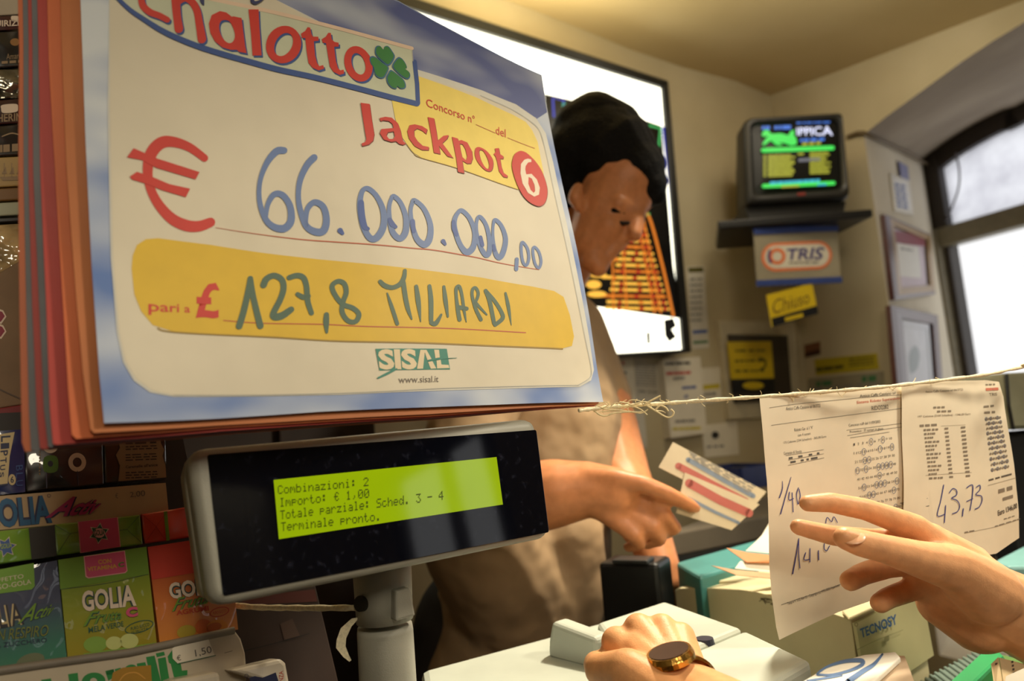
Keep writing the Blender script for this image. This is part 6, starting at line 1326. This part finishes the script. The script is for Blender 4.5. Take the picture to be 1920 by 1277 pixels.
bm_ = [ch((1156, 416, 1.2065, .003), (1167, 419, 1.208, .004), (1178, 418, 1.215, .003))]; skin('eye', bm_, mat('dark_eye', (30, 20, 15), 0.6, spec=0.1), 0.0012, ck, 1)
sh_ch = [ch((1020, 545, 1.375, .074), (985, 580, 1.37, .10), (960, 600, 1.28, .085)), ch((985, 600, 1.37, .085), (975, 650, 1.36, .142)), ch((975, 650, 1.36, .142), (1004, 790, 1.29, .156), (985, 980, 1.24, .148), (985, 1110, 1.21, .146), (935, 1290, 1.20, .150)),
         ch((975, 640, 1.34, .09), (940, 640, 1.20, .078), (880, 800, 1.075, .066), (862, 900, 1.01, .062)), ch((1000, 610, 1.38, .09), (1062, 620, 1.42, .078), (1116, 752, 1.37, .072)),
         ch((860, 900, 1.02, .05), (900, 1010, 1.08, .09), (960, 1120, 1.13, .095), (1010, 1180, 1.15, .08)), ch((1060, 1000, 1.15, .06), (1085, 1100, 1.14, .05), (1070, 1190, 1.14, .045))]
skin('shirt', sh_ch, m_shirt, 0.007, ck, 6)
skin('trousers', [[(hip + Vector((0, 0, .04)), .142), (hip_l + Vector((0, 0, -.1)), .098), (fl(hip_l, 0.5), .075), (fl(hip_l, 0.1), .07)], [(hip + Vector((0, 0, .04)), .142), (hip_r + Vector((0, 0, -.1)), .098), (fl(hip_r, 0.5), .075), (fl(hip_r, 0.1), .07)]], m_trs, 0.009, ck, 4)
for h in (hip_l, hip_r): skin('shoe', [[(fl(h, 0.045), .045), (fl(h, 0.04) + Vector((.10, -.15, 0)), .04)]], m_dark, 0.006, ck, 3)
# slips held in the clerk's fingers
i_sred = paint('slip_red', (172, 88, 78)); i_sblu = paint('slip_blue', (116, 128, 146))
HP1 = Plane(P(1300, 950, 0.926), P(1437, 922, 0.955) - P(1262, 829, 0.945), P(1262, 829, 0.945) - P(1372, 992, 0.925))
def hslip(name, quad, lift, label, draw):
    mb = MB(); pf = Plane(HP1.o + HP1.n * lift, HP1.u, HP1.v)
    mb.prism([pf.hit(*q) for q in quad], -HP1.n * 0.0005, mat('slip_paper', (196, 180, 152), 0.6, 0.05, 30)); draw(Gfx(mb, pf, 0.0003))
    tag(mb.build(name), label, 'betting slip', 'slips in the clerk\'s hand')
def dh1(g):
    g.stroke([(1290, 862), (1360, 902), (1412, 930)], 9, i_sblu, 1, smooth=False); g.stroke([(1272, 874), (1340, 910), (1398, 940)], 13, i_sred, 1, smooth=False)
    for i in range(4): g.words([(1292 + i * 3, 846 + i * 5), (1420 - i * 4, 913 + i * 4), (1419 - i * 4, 915 + i * 4), (1291 + i * 3, 848 + i * 5)], i_gry, 2, 7)
def dh2(g):
    g.stroke([(1292, 906), (1350, 938), (1404, 962)], 16, i_sred, 1, smooth=False); g.stroke([(1290, 934), (1340, 960), (1384, 980)], 6, i_sblu, 1, smooth=False)
hslip('betting_slip', [(1262, 829), (1437, 922), (1404, 962), (1235, 876)], -0.0012, 'upper printed slip with a red band held out in the clerk\'s fingers', dh1)
hslip('betting_slip', [(1284, 886), (1424, 946), (1372, 994), (1268, 962)], 0.0006, 'lower slip with a broad red band held out in the clerk\'s fingers', dh2)

# ---- the customer reaching in from the right
rc = thing('person', 'customer\'s bare hand reaching in from the right, index and middle fingers stretched', 'person', P(1990, 1200, .585))
W = (1862, 1136, .592)
chains = [
    ch((1840, 1112, .588, .026), (1716, 990, .577, .0112), (1676, 974, .573, .0100), (1622, 955, .568, .0088), (1556, 942, .563, .0080), (1514, 944, .560, .0066)),
    ch((1842, 1120, .595, .024), (1716, 1012, .590, .0112), (1640, 1013, .586, .0094), (1560, 1004, .581, .0082), (1497, 988, .577, .0067)),
    ch((1845, 1140, .600, .024), (1722, 1052, .602, .0112), (1662, 1062, .602, .0098), (1616, 1077, .594, .0090), (1594, 1089, .584, .0084)),
    ch((1848, 1160, .602, .022), (1742, 1092, .604, .0112), (1696, 1110, .601, .0092), (1666, 1121, .592, .0086), (1650, 1131, .584, .0080)),
    ch((1850, 1110, .575, .026), (1790, 1066, .558, .0185), (1722, 1048, .547, .0140), (1658, 1029, .537, .0108), (1612, 1018, .533, .0102), (1584, 1009, .531, .0086)),
    ch((1740, 1020, .585, .018), (1800, 1075, .590, .028)), ch((1745, 1075, .600, .020), (1800, 1110, .598, .028)), ch((1770, 1128, .604, .022), (1835, 1160, .600, .028)),
    ch((1800, 1080, .590, .028), (1850, 1122, .592, .0300), (1920, 1158, .594, .0335), (2010, 1200, .595, .0375), (2200, 1290, .60, .043), (2420, 1400, .61, .046)),
]
skin('body', chains, m_sk2, 0.0019, rc, 5)
tn = (CAM - P(1600, 1010, .53)).normalized()
nail(rc, P(1601, 1009, .5255), tn * 0.6 + UP * 0.75, P(1580, 1004, .53) - P(1640, 1022, .536), 0.0085, 0.0062)
# ---- the fist with the watch
rf = thing('person', 'resting fist with a gold wristwatch on the pale terminal', 'person', P(1340, 1330, .47))
Wc = P(1296, 1264, .512)
chains = [
    ch((1280, 1308, .520, .020), (1156, 1204, .575, .0125), (1150, 1214, .602, .0100), (1160, 1250, .606, .0088), (1185, 1260, .585, .0085)),
    ch((1284, 1308, .522, .020), (1198, 1180, .578, .0128), (1192, 1190, .608, .0102), (1200, 1232, .612, .0090), (1215, 1248, .59, .0085)),
    ch((1290, 1308, .522, .020), (1241, 1180, .576, .0125), (1238, 1194, .604, .0100), (1240, 1232, .608, .0088), (1246, 1246, .588, .0082)),
    ch((1296, 1310, .520, .019), (1277, 1194, .570, .0115), (1276, 1208, .594, .0094), (1274, 1240, .598, .0082), (1270, 1250, .58, .0078)),
    ch((1264, 1320, .508, .022), (1178, 1260, .530, .0168), (1126, 1256, .552, .0125), (1118, 1246, .578, .0105), (1130, 1240, .598, .0090)),
    ch((1200, 1232, .562, .020), (1264, 1302, .528, .026)), ch((1240, 1225, .562, .018), (1279, 1304, .524, .025)),
    ch((1278, 1308, .522, .0260), (1322, 1326, .505, .0262), (1384, 1370, .470, .0300), (1452, 1474, .42, .035), (1512, 1614, .37, .040)),
]
skin('body', chains, m_sk3, 0.0019, rf, 5)
wa0 = P(1278, 1308, .522); wa1 = P(1384, 1370, .470); axw = (wa1 - wa0).normalized()
upn = (Vector((0, 0, 1)) - axw * axw.z).normalized(); sd = axw.cross(upn)
if sd.dot(RT) < 0: sd = -sd
topd = (upn * 0.97 + (-sd) * 0.20 + axw * -0.12).normalized()
wcen = wa0.lerp(wa1, 0.02); m_gold2 = mat('gold_metal', (206, 158, 78), 0.22, 0.1, 120, 0.3, 400, metal=1)
wt = MB(); rows = []
for k in range(41):
    a = 2 * math.pi * k / 40; d = upn * math.cos(a) + sd * math.sin(a)
    w = 0.007; r = 0.0292
    rows.append([wcen + d * r - axw * w, wcen + d * (r + .0022) - axw * w * .8, wcen + d * (r + .0022) + axw * w * .8, wcen + d * r + axw * w])
wt.grid(rows, m_gold2); strap = wt.build('wristwatch', rf, smooth=False)
def wpart(name, c, r0, r1, h, m, nn, seg=28):
    q = MB(); q.tube([c, c + nn * h * .5, c + nn * h], [r0, r0, r1], m, seg); o = q.build(name, rf, smooth=False)
    o.location = (0, 0, 0); o.parent = strap; return o
dc = wcen + topd * 0.0275
wpart('watch_case', dc, 0.0180, 0.0165, 0.0070, m_gold2, topd); wpart('watch_dial', dc + topd * 0.0060, 0.0148, 0.0147, 0.0014, mat('dial_brown', (62, 38, 24), 0.35, 0.04, spec=0.3), topd)
q = MB(); cc0 = dc + topd * 0.0072
for an, l in ((0.7, 0.008), (2.6, 0.011)):
    d = upn.cross(topd).normalized(); e = topd.cross(d); v = d * math.cos(an) + e * math.sin(an); s_ = topd.cross(v) * 0.0005
    q.add([cc0 - s_, cc0 + s_, cc0 + v * l + s_ * .4, cc0 + v * l - s_ * .4], [[0, 1, 2, 3]], m_gold2)
o = q.build('watch_hands', rf); o.parent = strap
